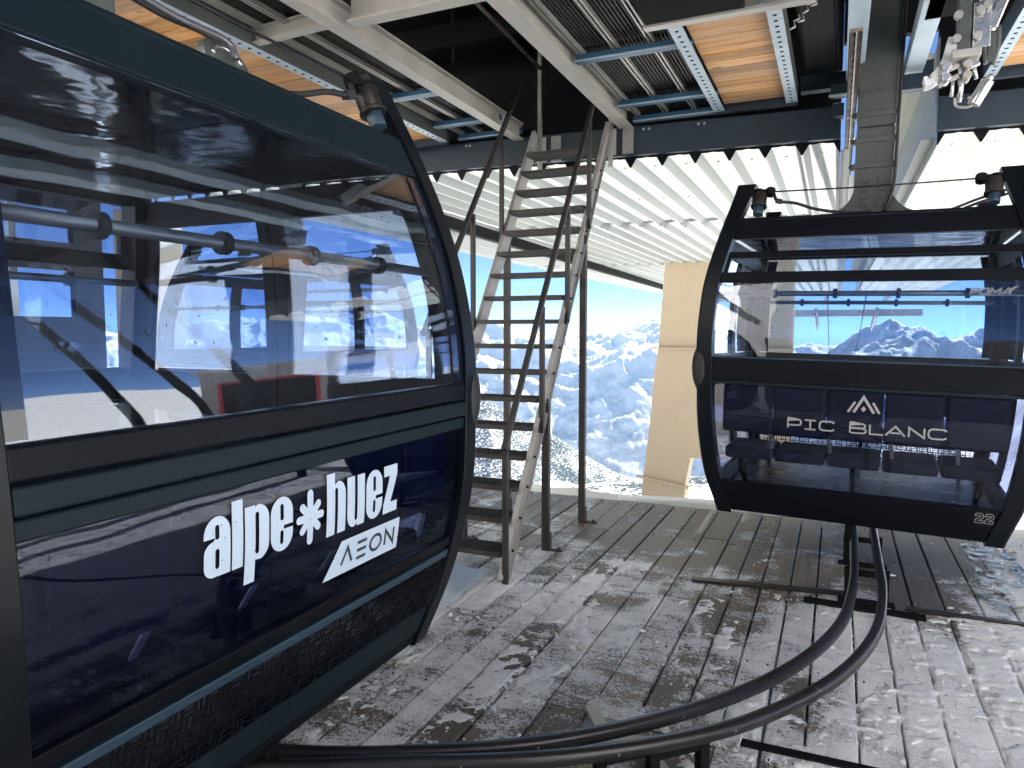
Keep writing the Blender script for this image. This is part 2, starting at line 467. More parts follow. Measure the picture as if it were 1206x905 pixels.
# ------------------------------------------------------------------ ground and mountains
def perlin(x, y, seed=0):
    rs = np.random.RandomState(seed)
    perm = rs.permutation(512); perm = np.concatenate([perm, perm])
    ang = rs.rand(512) * 2 * np.pi
    gx, gy = np.cos(ang), np.sin(ang)
    xi = np.floor(x).astype(int); yi = np.floor(y).astype(int)
    xf = x - xi; yf = y - yi
    u = xf ** 3 * (xf * (xf * 6 - 15) + 10); v = yf ** 3 * (yf * (yf * 6 - 15) + 10)
    def g(ix, iy, fx, fy):
        h = perm[(perm[ix & 511] + iy) & 511]
        return gx[h] * fx + gy[h] * fy
    a = g(xi, yi, xf, yf); b = g(xi + 1, yi, xf - 1, yf)
    c = g(xi, yi + 1, xf, yf - 1); d = g(xi + 1, yi + 1, xf - 1, yf - 1)
    return (a + (b - a) * u) * (1 - v) + (c + (d - c) * u) * v

def fbm(x, y, sc, octv, seed, gain=.5, ridged=False):
    s = np.zeros_like(x); amp = 1.0; f = 1.0 / sc; tot = 0; w = 1.0
    for i in range(octv):
        n = perlin(x * f + 13.7 * i, y * f - 7.3 * i, seed + i)
        if ridged:
            n = 1 - np.abs(n) * 2.0; n = n * n
            s += amp * n * w; w = np.clip(n * 1.6, 0, 1)
        else:
            s += amp * n
        tot += amp; amp *= gain; f *= 2.03
    return s / tot

def sstep(x, a, b):
    t = np.clip((x - a) / (b - a), 0, 1); return t * t * (3 - 2 * t)

def terrain_height(x, y):
    r = np.hypot(x, y)
    az = np.degrees(np.arctan2(x, y))                      # clockwise from +Y
    # plateau at the station, dropping away beyond the deck edge
    e = y - 7.05 - 4.5 * np.maximum(0, x - 3.0) + .25 * perlin(x * .7, y * .7, 3)
    near = -.02 - .12 * sstep(x, 2.5, 5.0) * 0 - .36 * np.maximum(0, e)
    near = np.where(x > 3, near + .05 * np.maximum(0, x - 30), near)
    # near hillside 0.9 - 2 km below the station
    hill = -.215 * r + fbm(x, y, 420, 6, 21) * 85 - 5
    hill = hill - .55 * np.maximum(0, r - 1750)
    # dark spur falling to the right, about 3 km out
    spur = -345 - 23.0 * np.clip(az + 24.5, -1.5, 30) - .42 * np.abs(r - 3000) + fbm(x, y, 520, 6, 33) * 120
    # valley and far range
    ridge = fbm(x, y, 3400, 9, 51, .52, True)
    ridge2 = fbm(x, y, 900, 6, 77, .55, True)
    crest = 150 + 95 * np.sin(np.radians(az * 6 + 40)) + 60 * np.sin(np.radians(az * 17))
    base = -1550 + (crest + 1550) * sstep(r, 5300, 8900) ** .62
    far = base + (ridge - .62) * 520 * sstep(r, 5200, 8200) + (ridge2 - .55) * 130 * sstep(r, 4800, 7500)
    far = np.where(r > 9200, far - .35 * (r - 9200), far)
    # bright range to the right
    rr = sstep(az, -9, 3)
    right = -620 + (490 + 170 * sstep(az, -4, 5)) * sstep(r, 2200, 6200) + (ridge - .6) * 300 * sstep(r, 2400, 5000) + (ridge2 - .55) * 210 * sstep(r, 2200, 4200)
    right = np.where(r > 6400, right - .5 * (r - 6400), right)
    far = far * (1 - rr) + np.maximum(right, far - 300) * rr
    h = np.maximum(np.maximum(hill * 1.0, spur), far)
    h = np.where(r < 2050, np.maximum(hill, -2000), h)
    t = sstep(r, 330, 820)
    near = np.maximum(near, -.30 * r - 2 + 0 * r)
    h = near * (1 - t) + h * t
    return h

def build_terrain():
    az = np.concatenate([np.arange(-120, -56, .8), np.arange(-56, 16, .09), np.arange(16, 140.1, .7)])
    r = np.concatenate([np.geomspace(2.0, 900, 90), np.geomspace(915, 4200, 110), np.geomspace(4240, 9600, 190), np.geomspace(9700, 15500, 18)])
    A, Rr = np.meshgrid(np.radians(az), r)
    x = Rr * np.sin(A); y = Rr * np.cos(A)
    z = terrain_height(x, y)
    # keep the ground under the deck and the room below it
    inside = (y < 6.62) & (x < 3.3) & (y > -1.75) & (x > -9.0)
    z = np.where(inside, np.minimum(z, -1.1), z)
    nr, na = x.shape
    global HAZE_TOP
    HAZE_TOP = float(z.max()) + 40
    co = np.stack([x, y, z], -1).reshape(-1, 3)
    i = (np.arange(nr - 1)[:, None] * na + np.arange(na - 1)[None, :]).ravel()
    q = np.stack([i, i + na, i + na + 1, i + 1], 1)[:, ::-1]
    me = bpy.data.meshes.new("mountains")
    me.vertices.add(len(co)); me.vertices.foreach_set("co", co.ravel())
    me.loops.add(q.size); me.loops.foreach_set("vertex_index", q.ravel())
    me.polygons.add(len(q)); me.polygons.foreach_set("loop_start", np.arange(0, q.size, 4)); me.polygons.foreach_set("loop_total", np.full(len(q), 4))
    me.polygons.foreach_set("use_smooth", np.ones(len(q), bool))
    me.update(); me.validate()
    me.materials.append(M['snow'])
    o = bpy.data.objects.new("mountains", me); COL.objects.link(o)
    tag(o, "snow covered mountains and valley beyond the station exit", None, None, "structure")
build_terrain()

# ------------------------------------------------------------------ deck of planks
X_LEFT, X_RIGHT, Y_BACK, Y_EDGE = -6.0, 3.3, -1.6, 6.53
deck = MB()
for yy in (-1.3, -.3, .7, 1.7, 2.78, 3.6, 4.55, 5.5, 6.38):
    deck.box(X_LEFT, X_RIGHT, yy - .05, yy + .05, -.30, -.055)
deck.box(X_LEFT, X_RIGHT, 6.46, 6.515, -.40, -.06)
deck_o = deck.build("deck", M['timber'])
tag(deck_o, "weathered plank deck dusted with snow", None, None, "structure")
seams = [-1.637, -1.482, -1.305, -1.096, -.906, -.706, -.538, -.383, -.219, -.064, .127, .29]
xs = list(seams)
while xs[0] > X_LEFT: xs.insert(0, xs[0] - rnd.uniform(.155, .215))
while xs[-1] < X_RIGHT: xs.append(xs[-1] + rnd.uniform(.155, .20))
def plank(x0, x1, y0, y1):
    g = rnd.uniform(.003, .0065); th = .05
    dz = rnd.uniform(-.004, .004)
    b = .006
    w2 = (x1 - x0) / 2 - g; cx = (x0 + x1) / 2
    prof = [(-w2, -th), (w2, -th), (w2, -b), (w2 - b, 0), (-w2 + b, 0), (-w2, -b)]
    mb = MB()
    n = len(prof); L = (y1 - y0) - .005
    vs = [(p[0], 0, p[1]) for p in prof] + [(p[0], L, p[1]) for p in prof]
    mb.add(vs, [(i, (i + 1) % n, n + (i + 1) % n, n + i) for i in range(n)] + [tuple(range(n))[::-1], tuple(range(n, 2 * n))])
    o = mb.build("plank", M['plank'], deck_o, loc=(cx, y0, dz))
    o.rotation_euler = (rnd.uniform(-.0008, .0008), rnd.uniform(-.006, .006), rnd.uniform(-.0012, .0012))
for i in range(len(xs) - 1):
    x0, x1 = xs[i], xs[i + 1]; xm = (x0 + x1) / 2
    if -.95 < xm < -.37: js = [3.58, rnd.choice([5.5, 5.6])]
    elif -.37 <= xm < 1.4: js = [2.79, 4.55]
    else: js = [rnd.choice([1.7, 2.78, 3.6]), rnd.choice([4.5, 5.5])] if rnd.random() < .6 else [rnd.choice([2.78, 3.6])]
    ys = [Y_BACK] + js + [Y_EDGE]
    for a, b in zip(ys[:-1], ys[1:]):
        if xm < -3.6 and b < 0: continue
        plank(x0, x1, a, b)

mb = MB()
for i in range(len(xs) - 1):
    for yy in (1.7, 2.74, 3.55, 4.60, 5.52, 6.36):
        if -3.2 < xs[i] < 2.2:
            for xx in (xs[i] + .035, xs[i + 1] - .035):
                mb.cyl((xx, yy + rnd.uniform(-.01, .01), -.004), (xx, yy, .0042), .0042, 6)
tag(mb.build("nail_heads", M['black'], deck_o), None, None, None, "stuff")
# glazed ice at the right of the deck end
mb = MB(); ip = []
for k in range(40):
    a = 2 * math.pi * k / 40; w_ = 1 + .35 * math.sin(3 * a + 1) * rnd.uniform(.5, 1) + rnd.uniform(-.16, .16)
    ip.append((1.0 + .15 * w_ * math.cos(a) + .05 * math.sin(a), 5.62 + .74 * w_ * math.sin(a)))
mb.prism(ip, 2, .006, .0115)
tag(mb.build("ice_patch", M['ice']), "patch of glazed ice, coloured blue for the reflected sky, on the deck boards under the right cabin's far corner", None, None, "structure")

# thin wind-packed snow lying over boards and gaps
def snow_cover():
    xs_ = np.arange(-3.0, 2.6, .0135); ys_ = np.arange(1.2, 6.2, .0150)
    X, Y = np.meshgrid(xs_, ys_)
    wob = fbm(X, Y, .9, 4, 101) * .9
    Xw = X + wob * .5; Yw = Y + wob
    right = sstep(Xw, -.55, .45) * (1 - sstep(Yw - .30 * Xw, 4.15, 4.75))
    far_r = sstep(Xw, .85, 1.25)
    mid = sstep(Xw, -1.4, -.7) * (1 - sstep(Xw, -.7, .1))
    left = (1 - sstep(Xw, -1.5, -.9)) * (1 - sstep(Yw, 4.2, 5.2))
    bias = -.55 + .66 * np.maximum(right, far_r) + .42 * left + .34 * mid * (1 - sstep(Yw, 4.0, 4.9)) - .25 * (1 - sstep(Yw, 2.2, 2.8)) * (1 - right)
    big = fbm(X * 1.4, Y, .55, 5, 111, .55) * 1.5
    wind = fbm(X * .8, Y * 2.6, .5, 5, 121, .6) * .7
    fine = fbm(X, Y, .05, 4, 131, .65)
    col = np.searchsorted(np.array(xs), X); off = np.random.RandomState(5).rand(len(xs) + 2)[col] * .34 - .17
    gap = np.abs(X - np.array(xs)[np.clip(col, 0, len(xs) - 1)]); gap2 = np.abs(X - np.array(xs)[np.clip(col - 1, 0, len(xs) - 1)])
    g = np.exp(-(np.minimum(gap, gap2) / .012) ** 2)
    d = bias + big + wind + off * (1 - np.maximum(right, far_r) * .5) + fine * .95 - g * (.30 - .30 * fine) + fbm(X, Y, .16, 3, 141) * .5
    z = np.where(d > 0, .004 + .008 * np.minimum(d, 1) + fine * .004, .004 + d * .22)
    z = np.clip(z, -.055, .03) - .0
    keep = d > -.25
    nr, na = X.shape
    idx = -np.ones(nr * na, int)
    quad = keep[:-1, :-1] | keep[1:, :-1] | keep[:-1, 1:] | keep[1:, 1:]
    jj, ii = np.nonzero(quad)
    q = np.stack([jj * na + ii, jj * na + ii + 1, (jj + 1) * na + ii + 1, (jj + 1) * na + ii], 1)
    used = np.unique(q); idx[used] = np.arange(len(used)); q = idx[q]
    co = np.stack([X, Y, z], -1).reshape(-1, 3)[used]
    me = bpy.data.meshes.new("snow_cover")
    me.vertices.add(len(co)); me.vertices.foreach_set("co", co.ravel())
    me.loops.add(q.size); me.loops.foreach_set("vertex_index", q.ravel())
    me.polygons.add(len(q)); me.polygons.foreach_set("loop_start", np.arange(0, q.size, 4)); me.polygons.foreach_set("loop_total", np.full(len(q), 4))
    me.polygons.foreach_set("use_smooth", np.ones(len(q), bool))
    me.update(); me.validate()
    me.materials.append(M['clump'])
    o = bpy.data.objects.new("snow_cover", me); COL.objects.link(o)
    tag(o, "thin wind packed snow lying in patches on the plank deck", None, None, "stuff")
snow_cover()

# loose crumbs of snow on the boards
def crumbs():
    bm = bmesh.new()
    rr = random.Random(11)
    for k in range(520):
        if rr.random() < .55:
            x = rr.uniform(-2.2, -.4); y = rr.uniform(1.6, 3.9)
        else:
            x = rr.uniform(-1.2, 1.3); y = rr.uniform(2.2, 4.9)
        s = rr.uniform(.003, .008) if rr.random() < .9 else rr.uniform(.008, .016)
        m = Matrix.Translation((x, y, s * .3)) @ Matrix.Rotation(rr.uniform(0, 6), 4, 'Z') @ Matrix.Diagonal((s * rr.uniform(.8, 2.0), s * rr.uniform(.7, 1.2), s * .7, 1))
        v0 = len(bm.verts)
        r = bmesh.ops.create_icosphere(bm, subdivisions=1, radius=1, matrix=m)
        for v in r['verts']:
            v.co += Vector((rr.uniform(-1, 1), rr.uniform(-1, 1), rr.uniform(-.6, .6))) * s * .25
    me = bpy.data.meshes.new("snow_crumbs"); bm.to_mesh(me); bm.free()
    me.materials.append(M['clump'])
    o = bpy.data.objects.new("snow_crumbs", me); COL.objects.link(o)
    tag(o, "loose crumbs of snow scattered on the plank deck", None, None, "stuff")
crumbs()

# ------------------------------------------------------------------ lettering (flat outlines cut fine so that they follow a curved face)
def arc(cx, cy, r, a0, a1, n=8, ry=None):
    ry = ry or r
    return [(cx + r * math.cos(R(a0 + (a1 - a0) * i / n)), cy + ry * math.sin(R(a0 + (a1 - a0) * i / n))) for i in range(n + 1)]
def rrect(x0, y0, x1, y1, r=(0, 0, 0, 0)):
    """corners radii: bottom-left, bottom-right, top-right, top-left"""
    out = []
    for (cx, cy, a, rad) in ((x0 + r[0], y0 + r[0], 180, r[0]), (x1 - r[1], y0 + r[1], 270, r[1]), (x1 - r[2], y1 - r[2], 0, r[2]), (x0 + r[3], y1 - r[3], 90, r[3])):
        out += arc(cx, cy, rad, a, a + 90, 7) if rad > 0 else [(cx, cy)]
    return out
def stroke(pts, w):
    """ribbon polygon of width w along an open polyline, mitred"""
    P = [Vector(p) for p in pts]; L = []; Rr = []
    for i, p in enumerate(P):
        d0 = (p - P[i - 1]).normalized() if i else (P[1] - p).normalized()
        d1 = (P[i + 1] - p).normalized() if i < len(P) - 1 else d0
        n0 = Vector((-d0.y, d0.x)); n1 = Vector((-d1.y, d1.x))
        m = (n0 + n1); m = m.normalized() if m.length > 1e-5 else n0
        k = 1 / max(.35, m.dot(n0))
        L.append(p + m * (w / 2 * k)); Rr.append(p - m * (w / 2 * k))
    return [tuple(a) for a in L] + [tuple(a) for a in reversed(Rr)]
def quads_from_strokes(strokes, w):
    out = []
    for i, s in enumerate(strokes):
        p = stroke(s, w); n = len(p) // 2
        out.append(('ribbon', (p[:n], p[n:][::-1], i * .00008)))
    return out
def lettering(name, shapes, place, mat, parent, cut=.02, flip=False):
    """shapes: list of (loops, lift); loops[0] outline, others holes; place(u, v, lift) -> 3D"""
    bm = bmesh.new()
    for loops, lift in shapes:
        if loops == 'ribbon':
            L_, R_, lift = lift
            for i in range(len(L_) - 1):
                try: bm.faces.new([bm.verts.new((p[0], p[1], lift + .00001 * (i % 2))) for p in (L_[i], L_[i + 1], R_[i + 1], R_[i])])
                except ValueError: pass
            continue
        flat = [p for l in loops for p in l]
        tris = tessellate_polygon([[Vector((p[0], p[1], 0)) for p in l] for l in loops])
        vs = [bm.verts.new((p[0], p[1], lift)) for p in flat]
        for t in tris:
            try:
                f = bm.faces.new([vs[i] for i in t])
            except ValueError:
                continue
    zs = [v.co.y for v in bm.verts]
    z = min(zs) + cut
    while z < max(zs):
        bmesh.ops.bisect_plane(bm, geom=bm.verts[:] + bm.edges[:] + bm.faces[:], plane_co=(0, z, 0), plane_no=(0, 1, 0), dist=1e-6)
        z += cut
    for v in bm.verts: v.co = place(v.co.x, v.co.y, v.co.z)
    bmesh.ops.recalc_face_normals(bm, faces=bm.faces)
    me = bpy.data.meshes.new(name); bm.to_mesh(me); bm.free(); me.materials.append(mat)
    o = bpy.data.objects.new(name, me); COL.objects.link(o)
    if parent: o.parent = parent
    return o
def xf(loops, sx, sy, ox, oy, sh=0):
    return [[(p[0] * sx + ox + sh * p[1] * sy, p[1] * sy + oy) for p in l] for l in loops]
G = {}                                                     # heavy condensed lower-case letters, x-height 1
r3 = .31
slot = lambda x0, y0, x1, y1: rrect(x0, y0, x1, y1, (.045,) * 4)
G['a'] = [rrect(0, 0, .30, .60, (.24, 0, 0, .2))[:0] +
          [(.36, 0), (.36, .06)] + arc(.24, .20, .24, -60, -180, 8, .20) + arc(.24, .40, .24, 180, 95, 6, .20) +
          [(.25, .62), (.265, .655), (.0, .655), (0, .72)] + arc(.33, .70, .33, 180, 90, 8, .30) + arc(.33, .70, .31, 90, 0, 8, .30) + [(.64, 0)],
          slot(.27, .13, .37, .46), slot(.27, .62, .37, .86)]
G['l'] = [[(0, 0), (.28, 0), (.28, 1.17), (0, 1.17)]]
G['p'] = [[(0, -.36), (.28, -.36), (.28, .03)] + arc(.38, .28, .28, -80, 0, 7, .27) + arc(.34, .72, .32, 0, 90, 8, .28) + [(.28, .96), (.28, 1.0), (0, 1.0)], slot(.28, .13, .38, .87)]
G['e'] = [arc(.33, .30, .33, 180, 360, 12, .30) + [(.66, .40), (.38, .40), (.38, .47), (.66, .47), (.66, .70)] + arc(.33, .70, .33, 0, 180, 12, .30), slot(.28, .57, .38, .87), slot(.28, .13, .375, .385)]
G['h'] = [[(0, 0), (.28, 0), (.28, .80)] + arc(.33, .83, .05, 180, 0, 5) + [(.38, 0), (.66, 0), (.66, .72)] + arc(.40, .72, .26, 0, 90, 8, .28) + [(.30, .96), (.28, .93), (.28, 1.17), (0, 1.17)]]
G['u'] = [[(.66, 1.0), (.38, 1.0), (.38, .20)] + arc(.33, .17, .05, 0, -180, 5) + [(.28, 1.0), (0, 1.0), (0, .28)] + arc(.26, .28, .26, 180, 270, 8, .28) + [(.36, .04), (.38, .07), (.38, 0), (.66, 0)]]
G['z'] = [[(0, 0), (.60, 0), (.60, .22), (.30, .22), (.60, .80), (.60, 1.0), (.02, 1.0), (.02, .78), (.27, .78), (0, .20)]]

# ------------------------------------------------------------------ gondola cabin
ZB = .30                                                    # height of the cabin's base above the deck
_PZ = [.345, .60, .95, 1.25, 1.55, 1.90, 2.10, 2.30, 2.58]
_PW = [.830, .920, .962, .975, .990, .975, .935, .885, .812]
def hw(z): return float(np.interp(z, _PZ, _PW))
_zz = np.linspace(.3, 2.66, 119); _ww = np.interp(_zz, _PZ, _PW)
for _ in range(30): _ww[1:-1] = (_ww[:-2] + _ww[1:-1] * 2 + _ww[2:]) / 4
def hw(z): return float(np.interp(z, _zz, _ww))
_rr = .165 * (np.maximum(0, 1.08 - _zz) / .735) ** 1.6 + .200 * (np.maximum(0, _zz - 1.36) / .94) ** 1.8
for _ in range(12): _rr[1:-1] = (_rr[:-2] + _rr[1:-1] * 2 + _rr[2:]) / 4
def rec(z): return float(np.interp(z, _zz, _rr))
def E_(side, u, z, off=0.0):
    """point on the end face; u to the right as seen from outside, z above the deck, off outward"""
    return Vector((u if side < 0 else -u, side * (1.0 - rec(z) + off), z - ZB))
def zsteps(z0, z1, d=.06):
    n = max(1, int(math.ceil((z1 - z0) / d)))
    return [z0 + (z1 - z0) * i / n for i in range(n + 1)]
def patch(mb, side, z0, z1, uf0, uf1, off, th, step=.06):
    """curved slab on an end face"""
    zs = zsteps(z0, z1, step); vs = []
    for z in zs:
        for (uf, o) in ((uf0, off), (uf1, off), (uf1, off - th), (uf0, off - th)):
            u = uf(z) if callable(uf) else uf
            vs.append(E_(side, u, z, o))
    n = len(zs); fs = []
    for i in range(n - 1):
        for k in range(4):
            fs.append((i * 4 + k, i * 4 + (k + 1) % 4, i * 4 + 4 + (k + 1) % 4, i * 4 + 4 + k))
    fs += [(3, 2, 1, 0), tuple((n - 1) * 4 + k for k in range(4))]
    mb.add(vs, fs); return mb
def pane(side, z0, z1, off, name, mat, parent):
    mb = patch(MB(), side, z0, z1, inL, inR, off, .006, .02)
    o = mb.build(name, mat, parent); me = o.data
    me.polygons.foreach_set("use_smooth", [True] * len(me.polygons)); me.set_sharp_from_angle(angle=R(30)); return o
def spatch(mb, sx, z0, z1, yf0, yf1, off, th, step=.06):
    """curved slab on a door side (sx = -1 / +1)"""
    zs = zsteps(z0, z1, step); vs = []
    for z in zs:
        for (yf, o) in ((yf0, off), (yf1, off), (yf1, off - th), (yf0, off - th)):
            vs.append(Vector((sx * (hw(z) + o), yf(z) if callable(yf) else yf, z - ZB)))
    n = len(zs); fs = []
    for i in range(n - 1):
        for k in range(4):
            fs.append((i * 4 + k, i * 4 + (k + 1) % 4, i * 4 + 4 + (k + 1) % 4, i * 4 + 4 + k))
    fs += [(3, 2, 1, 0), tuple((n - 1) * 4 + k for k in range(4))]
    mb.add(vs, fs); return mb

HB = .105                                                   # hoop width
inL = lambda z: -(hw(z) - HB); inR = lambda z: hw(z) - HB

def make_cabin():
    root = empty("gondola_cabin")
    # four corner hoops, swept along the barrel profile, rising into horns
    for side in (-1, 1):
        for s in (-1, 1):
            mb = MB(); zs = zsteps(.335, 2.585, .045); vs = []
            for z in zs:
                w = hw(z); o = w; i_ = w - HB - .02 * max(0, (z - 2.35) / .23)
                ch = .016
                sec = [(i_, .012), (o - ch, .012), (o, .012 - ch), (o, -.075), (o - ch, -.09), (i_, -.09)]
                for (u, off) in sec: vs.append(E_(side, s * u, z, off))
            k = 6; n = len(zs); fs = []
            for a in range(n - 1):
                for b in range(k): fs.append((a * k + b, a * k + (b + 1) % k, a * k + k + (b + 1) % k, a * k + k + b))
            fs += [tuple(range(k))[::-1], tuple((n - 1) * k + b for b in range(k))]
            mb.add(vs, fs)
            mb.build("corner_hoop", M['navy_hoop'], root, bevel=.004)
            # rubber bumper pill at mid height, wrapped round the outer corner
            mb = MB(); pts = []
            zs = [1.185 + .285 * i / 12 for i in range(13)]
            for z in zs: pts.append(E_(side, s * (hw(z) - .022), z, -.028))
            rad = [.056 * min(1, math.sin(math.pi * min(max(i / 12, .035), .965)) ** .35) for i in range(13)]
            mb.tube(pts, rad, 14)
            mb.build("bumper", M['rubber'], root)
    # end walls
    for side in (-1, 1):
        A = side > 0
        mb = patch(MB(), side, 2.20, 2.345, inL, inR, .0, .075)
        mb.build("roof_beam", M['navy'] if A else M['navy_dark'], root, bevel=.006)
        if A:
            for (a, b, o, m) in ((1.325, 1.392, .006, 'navy_dark'), (1.262, 1.319, .012, 'navy'), (1.212, 1.256, .004, 'navy')):
                patch(MB(), side, a, b, inL, inR, o, .06).build("waist_rail", M[m], root, bevel=.006)
            patch(MB(), side, .735, .775, inL, inR, .0, .05).build("lower_rail", M['navy_dark'], root, bevel=.004)
            patch(MB(), side, .692, .722, inL, inR, .004, .05).build("trim_strip", M['trim_blue'], root, bevel=.003)
            # perforated ventilation band: basket-weave slots as real openings
            mb = MB(); c = .038
            u = -.80
            z0v, rows = .500, 5
            for j in range(rows):
                for i in range(int(1.62 / c)):
                    u0 = -.80 + i * c; zz = z0v + j * c
                    if u0 < inL(zz) or u0 + c > inR(zz): continue
                    if (i + j) % 2:
                        for q in (0, .42, .86): patch(mb, side, zz + q * c, zz + (q + .14) * c, u0, u0 + c, -.002, .004, 1)
                        patch(mb, side, zz, zz + c, u0, u0 + c * .12, -.0025, .003, 1)
                    else:
                        for q in (0, .42, .86): patch(mb, side, zz, zz + c, u0 + q * c, u0 + (q + .14) * c, -.002, .004, 1)
                        patch(mb, side, zz, zz + c * .12, u0, u0 + c, -.0025, .003, 1)
            mb.build("vent_grille", M['navy_dark'], root)
            patch(MB(), side, .392, .498, inL, inR, .0, .07).build("sill_panel", M['navy'], root, bevel=.004)
            patch(MB(), side, .340, .388, inL, inR, -.004, .07).build("sill_panel", M['navy_dark'], root, bevel=.004)
            pane(side, 1.395, 2.198, -.012, "upper_window", M['glass'], root)
            patch(MB(), side, 1.40, 2.19, lambda z: hw(z) - HB - .075, lambda z: hw(z) - HB, -.006, .003).build("window_border", M['frit'], root)
            patch(MB(), side, 1.40, 2.19, lambda z: -(hw(z) - HB), lambda z: -(hw(z) - HB - .05), -.006, .003).build("window_border", M['frit'], root)
            pane(side, .777, 1.210, -.012, "lower_window", M['glass_navy'], root)
        else:
            patch(MB(), side, 1.255, 1.408, inL, inR, .004, .06).build("waist_rail", M['navy_dark'], root, bevel=.006)
            patch(MB(), side, 1.409, 1.416, inL, inR, -.004, .02).build("window_sill", M['trim_blue'], root)
            patch(MB(), side, 1.905, 1.975, inL, inR, .002, .05).build("transom_bar", M['navy_dark'], root, bevel=.006)
            mb = patch(MB(), side, 2.068, 2.112, lambda z: -(hw(z) - HB - .01), lambda z: hw(z) - HB - .01, .004, .03)
            patch(mb, side, 1.975, 2.07, lambda z: -(hw(z) - HB - .01), lambda z: -(hw(z) - HB - .035), .003, .03)
            patch(mb, side, 1.975, 2.07, lambda z: hw(z) - HB - .035, lambda z: hw(z) - HB - .01, .003, .03)
            mb.build("vent_window_frame", M['navy_dark'], root)
            pane(side, 1.976, 2.198, -.016, "vent_window", M['glass'], root)
            pane(side, 1.422, 1.904, -.012, "upper_window", M['glass'], root)
            pane(side, .572, 1.232, -.012, "lower_window", M['glass_dark'], root)
            patch(MB(), side, 1.234, 1.252, inL, inR, -.006, .03).build("window_channel", M['navy'], root)
            patch(MB(), side, .355, .570, inL, inR, .0, .07).build("sill_panel", M['navy_dark'], root, bevel=.006)
        # hand rail inside, with clamp rings
        mb = MB(); y = side * (1.0 - rec(1.835) - .10)
        mb.tube([(-.87, y, 1.835 - ZB), (.87, y, 1.835 - ZB)], .017, 12)
        rail = mb.build("hand_rail", M['inner_rail'], root)
        for u in (-.52, -.155, .20, .56):
            m2 = MB(); m2.cyl((u - .012, y, 1.835 - ZB), (u + .012, y, 1.835 - ZB), .031, 14)
            m2.build("rail_clamp", M['rubber'], rail)
    # floor, roof, ceiling
    mb = MB(); mb.box(-.81, .81, -.80, .80, .44 - ZB, .50 - ZB); mb.build("floor", M['floor'], root, bevel=.006)
    mb = MB(); mb.box(-.72, .72, -.84, .84, .36 - ZB, .438 - ZB); mb.build("underframe", M['black'], root, bevel=.01)
    mb = MB()
    for (ya, yb) in ((-.76, -.265), (-.255, .255), (.265, .76)):
        mb.box(-.80, -.005, ya, yb, 2.225 - ZB, 2.24 - ZB); mb.box(.005, .80, ya, yb, 2.225 - ZB, 2.24 - ZB)
    mb.build("ceiling_panel", M['gloss_ceiling'], root)
    mb = MB(); prof = [(-.86, 2.25 - ZB), (.86, 2.25 - ZB), (.86, 2.315 - ZB), (.5, 2.335 - ZB), (-.5, 2.335 - ZB), (-.86, 2.315 - ZB)]
    mb.prism(prof, 1, -.79, .79); mb.build("roof", M['navy'], root, bevel=.006)
    # benches along both end walls: five cushions and backrests each
    for side in (-1, 1):
        for k in range(5):
            x0 = -.80 + k * .322
            mb = MB(); ya = side * .83; yb = side * .40
            mb.box(x0, x0 + .31, min(ya, yb), max(ya, yb), .715 - ZB, .80 - ZB)
            mb.build("seat_cushion", M['seat'], root, bevel=.022, seg=3)
            mb = MB(); f = lambda a: a
            patch(mb, side, .915, 1.235, x0, x0 + .312, -.035, .07)
            mb.build("seat_back", M['seat'], root, bevel=.018, seg=3)
        for u in (-.50, -.145, .21, .565):
            mb = MB(); mb.bar(E_(side, u, .905, -.10), E_(side, u + .01, .80, -.16), .022, .006); mb.build("seat_strap", M['galv'], root)
        mb = MB()
        for x in (-.7, 0, .7): mb.bar((x, side * .78, .70 - ZB), (x, side * .55, .505 - ZB), .03, .03)
        mb.build("seat_bracket", M['black'], root)
    # doors on both sides: two leaves each
    for sx in (-1, 1):
        for half in (-1, 1):
            y_in = half * .004
            y_out = lambda z: half * (1.0 - rec(z) - .10)
            lo = lambda z: min(y_in, y_out(z)); hi = lambda z: max(y_in, y_out(z))
            mb = MB()
            spatch(mb, sx, 1.20, 1.40, lo, hi, -.025, .035)
            spatch(mb, sx, .44, .58, lo, hi, -.025, .035)
            spatch(mb, sx, 2.10, 2.22, lo, hi, -.025, .035)
            for (z0, z1) in ((.58, 1.20), (1.40, 2.10)):
                spatch(mb, sx, z0, z1, lambda z: lo(z), lambda z: lo(z) + .06, -.025, .035)
                spatch(mb, sx, z0, z1, lambda z: hi(z) - .06, lambda z: hi(z), -.025, .035)
            d = mb.build("door", M['navy_dark'], root)
            spatch(MB(), sx, 1.402, 2.098, lambda z: lo(z) + .061, lambda z: hi(z) - .061, -.038, .005).build("door_window", M['glass'], d)
            spatch(MB(), sx, .582, 1.198, lambda z: lo(z) + .061, lambda z: hi(z) - .061, -.038, .005).build("door_window", M['glass_dark'], d)
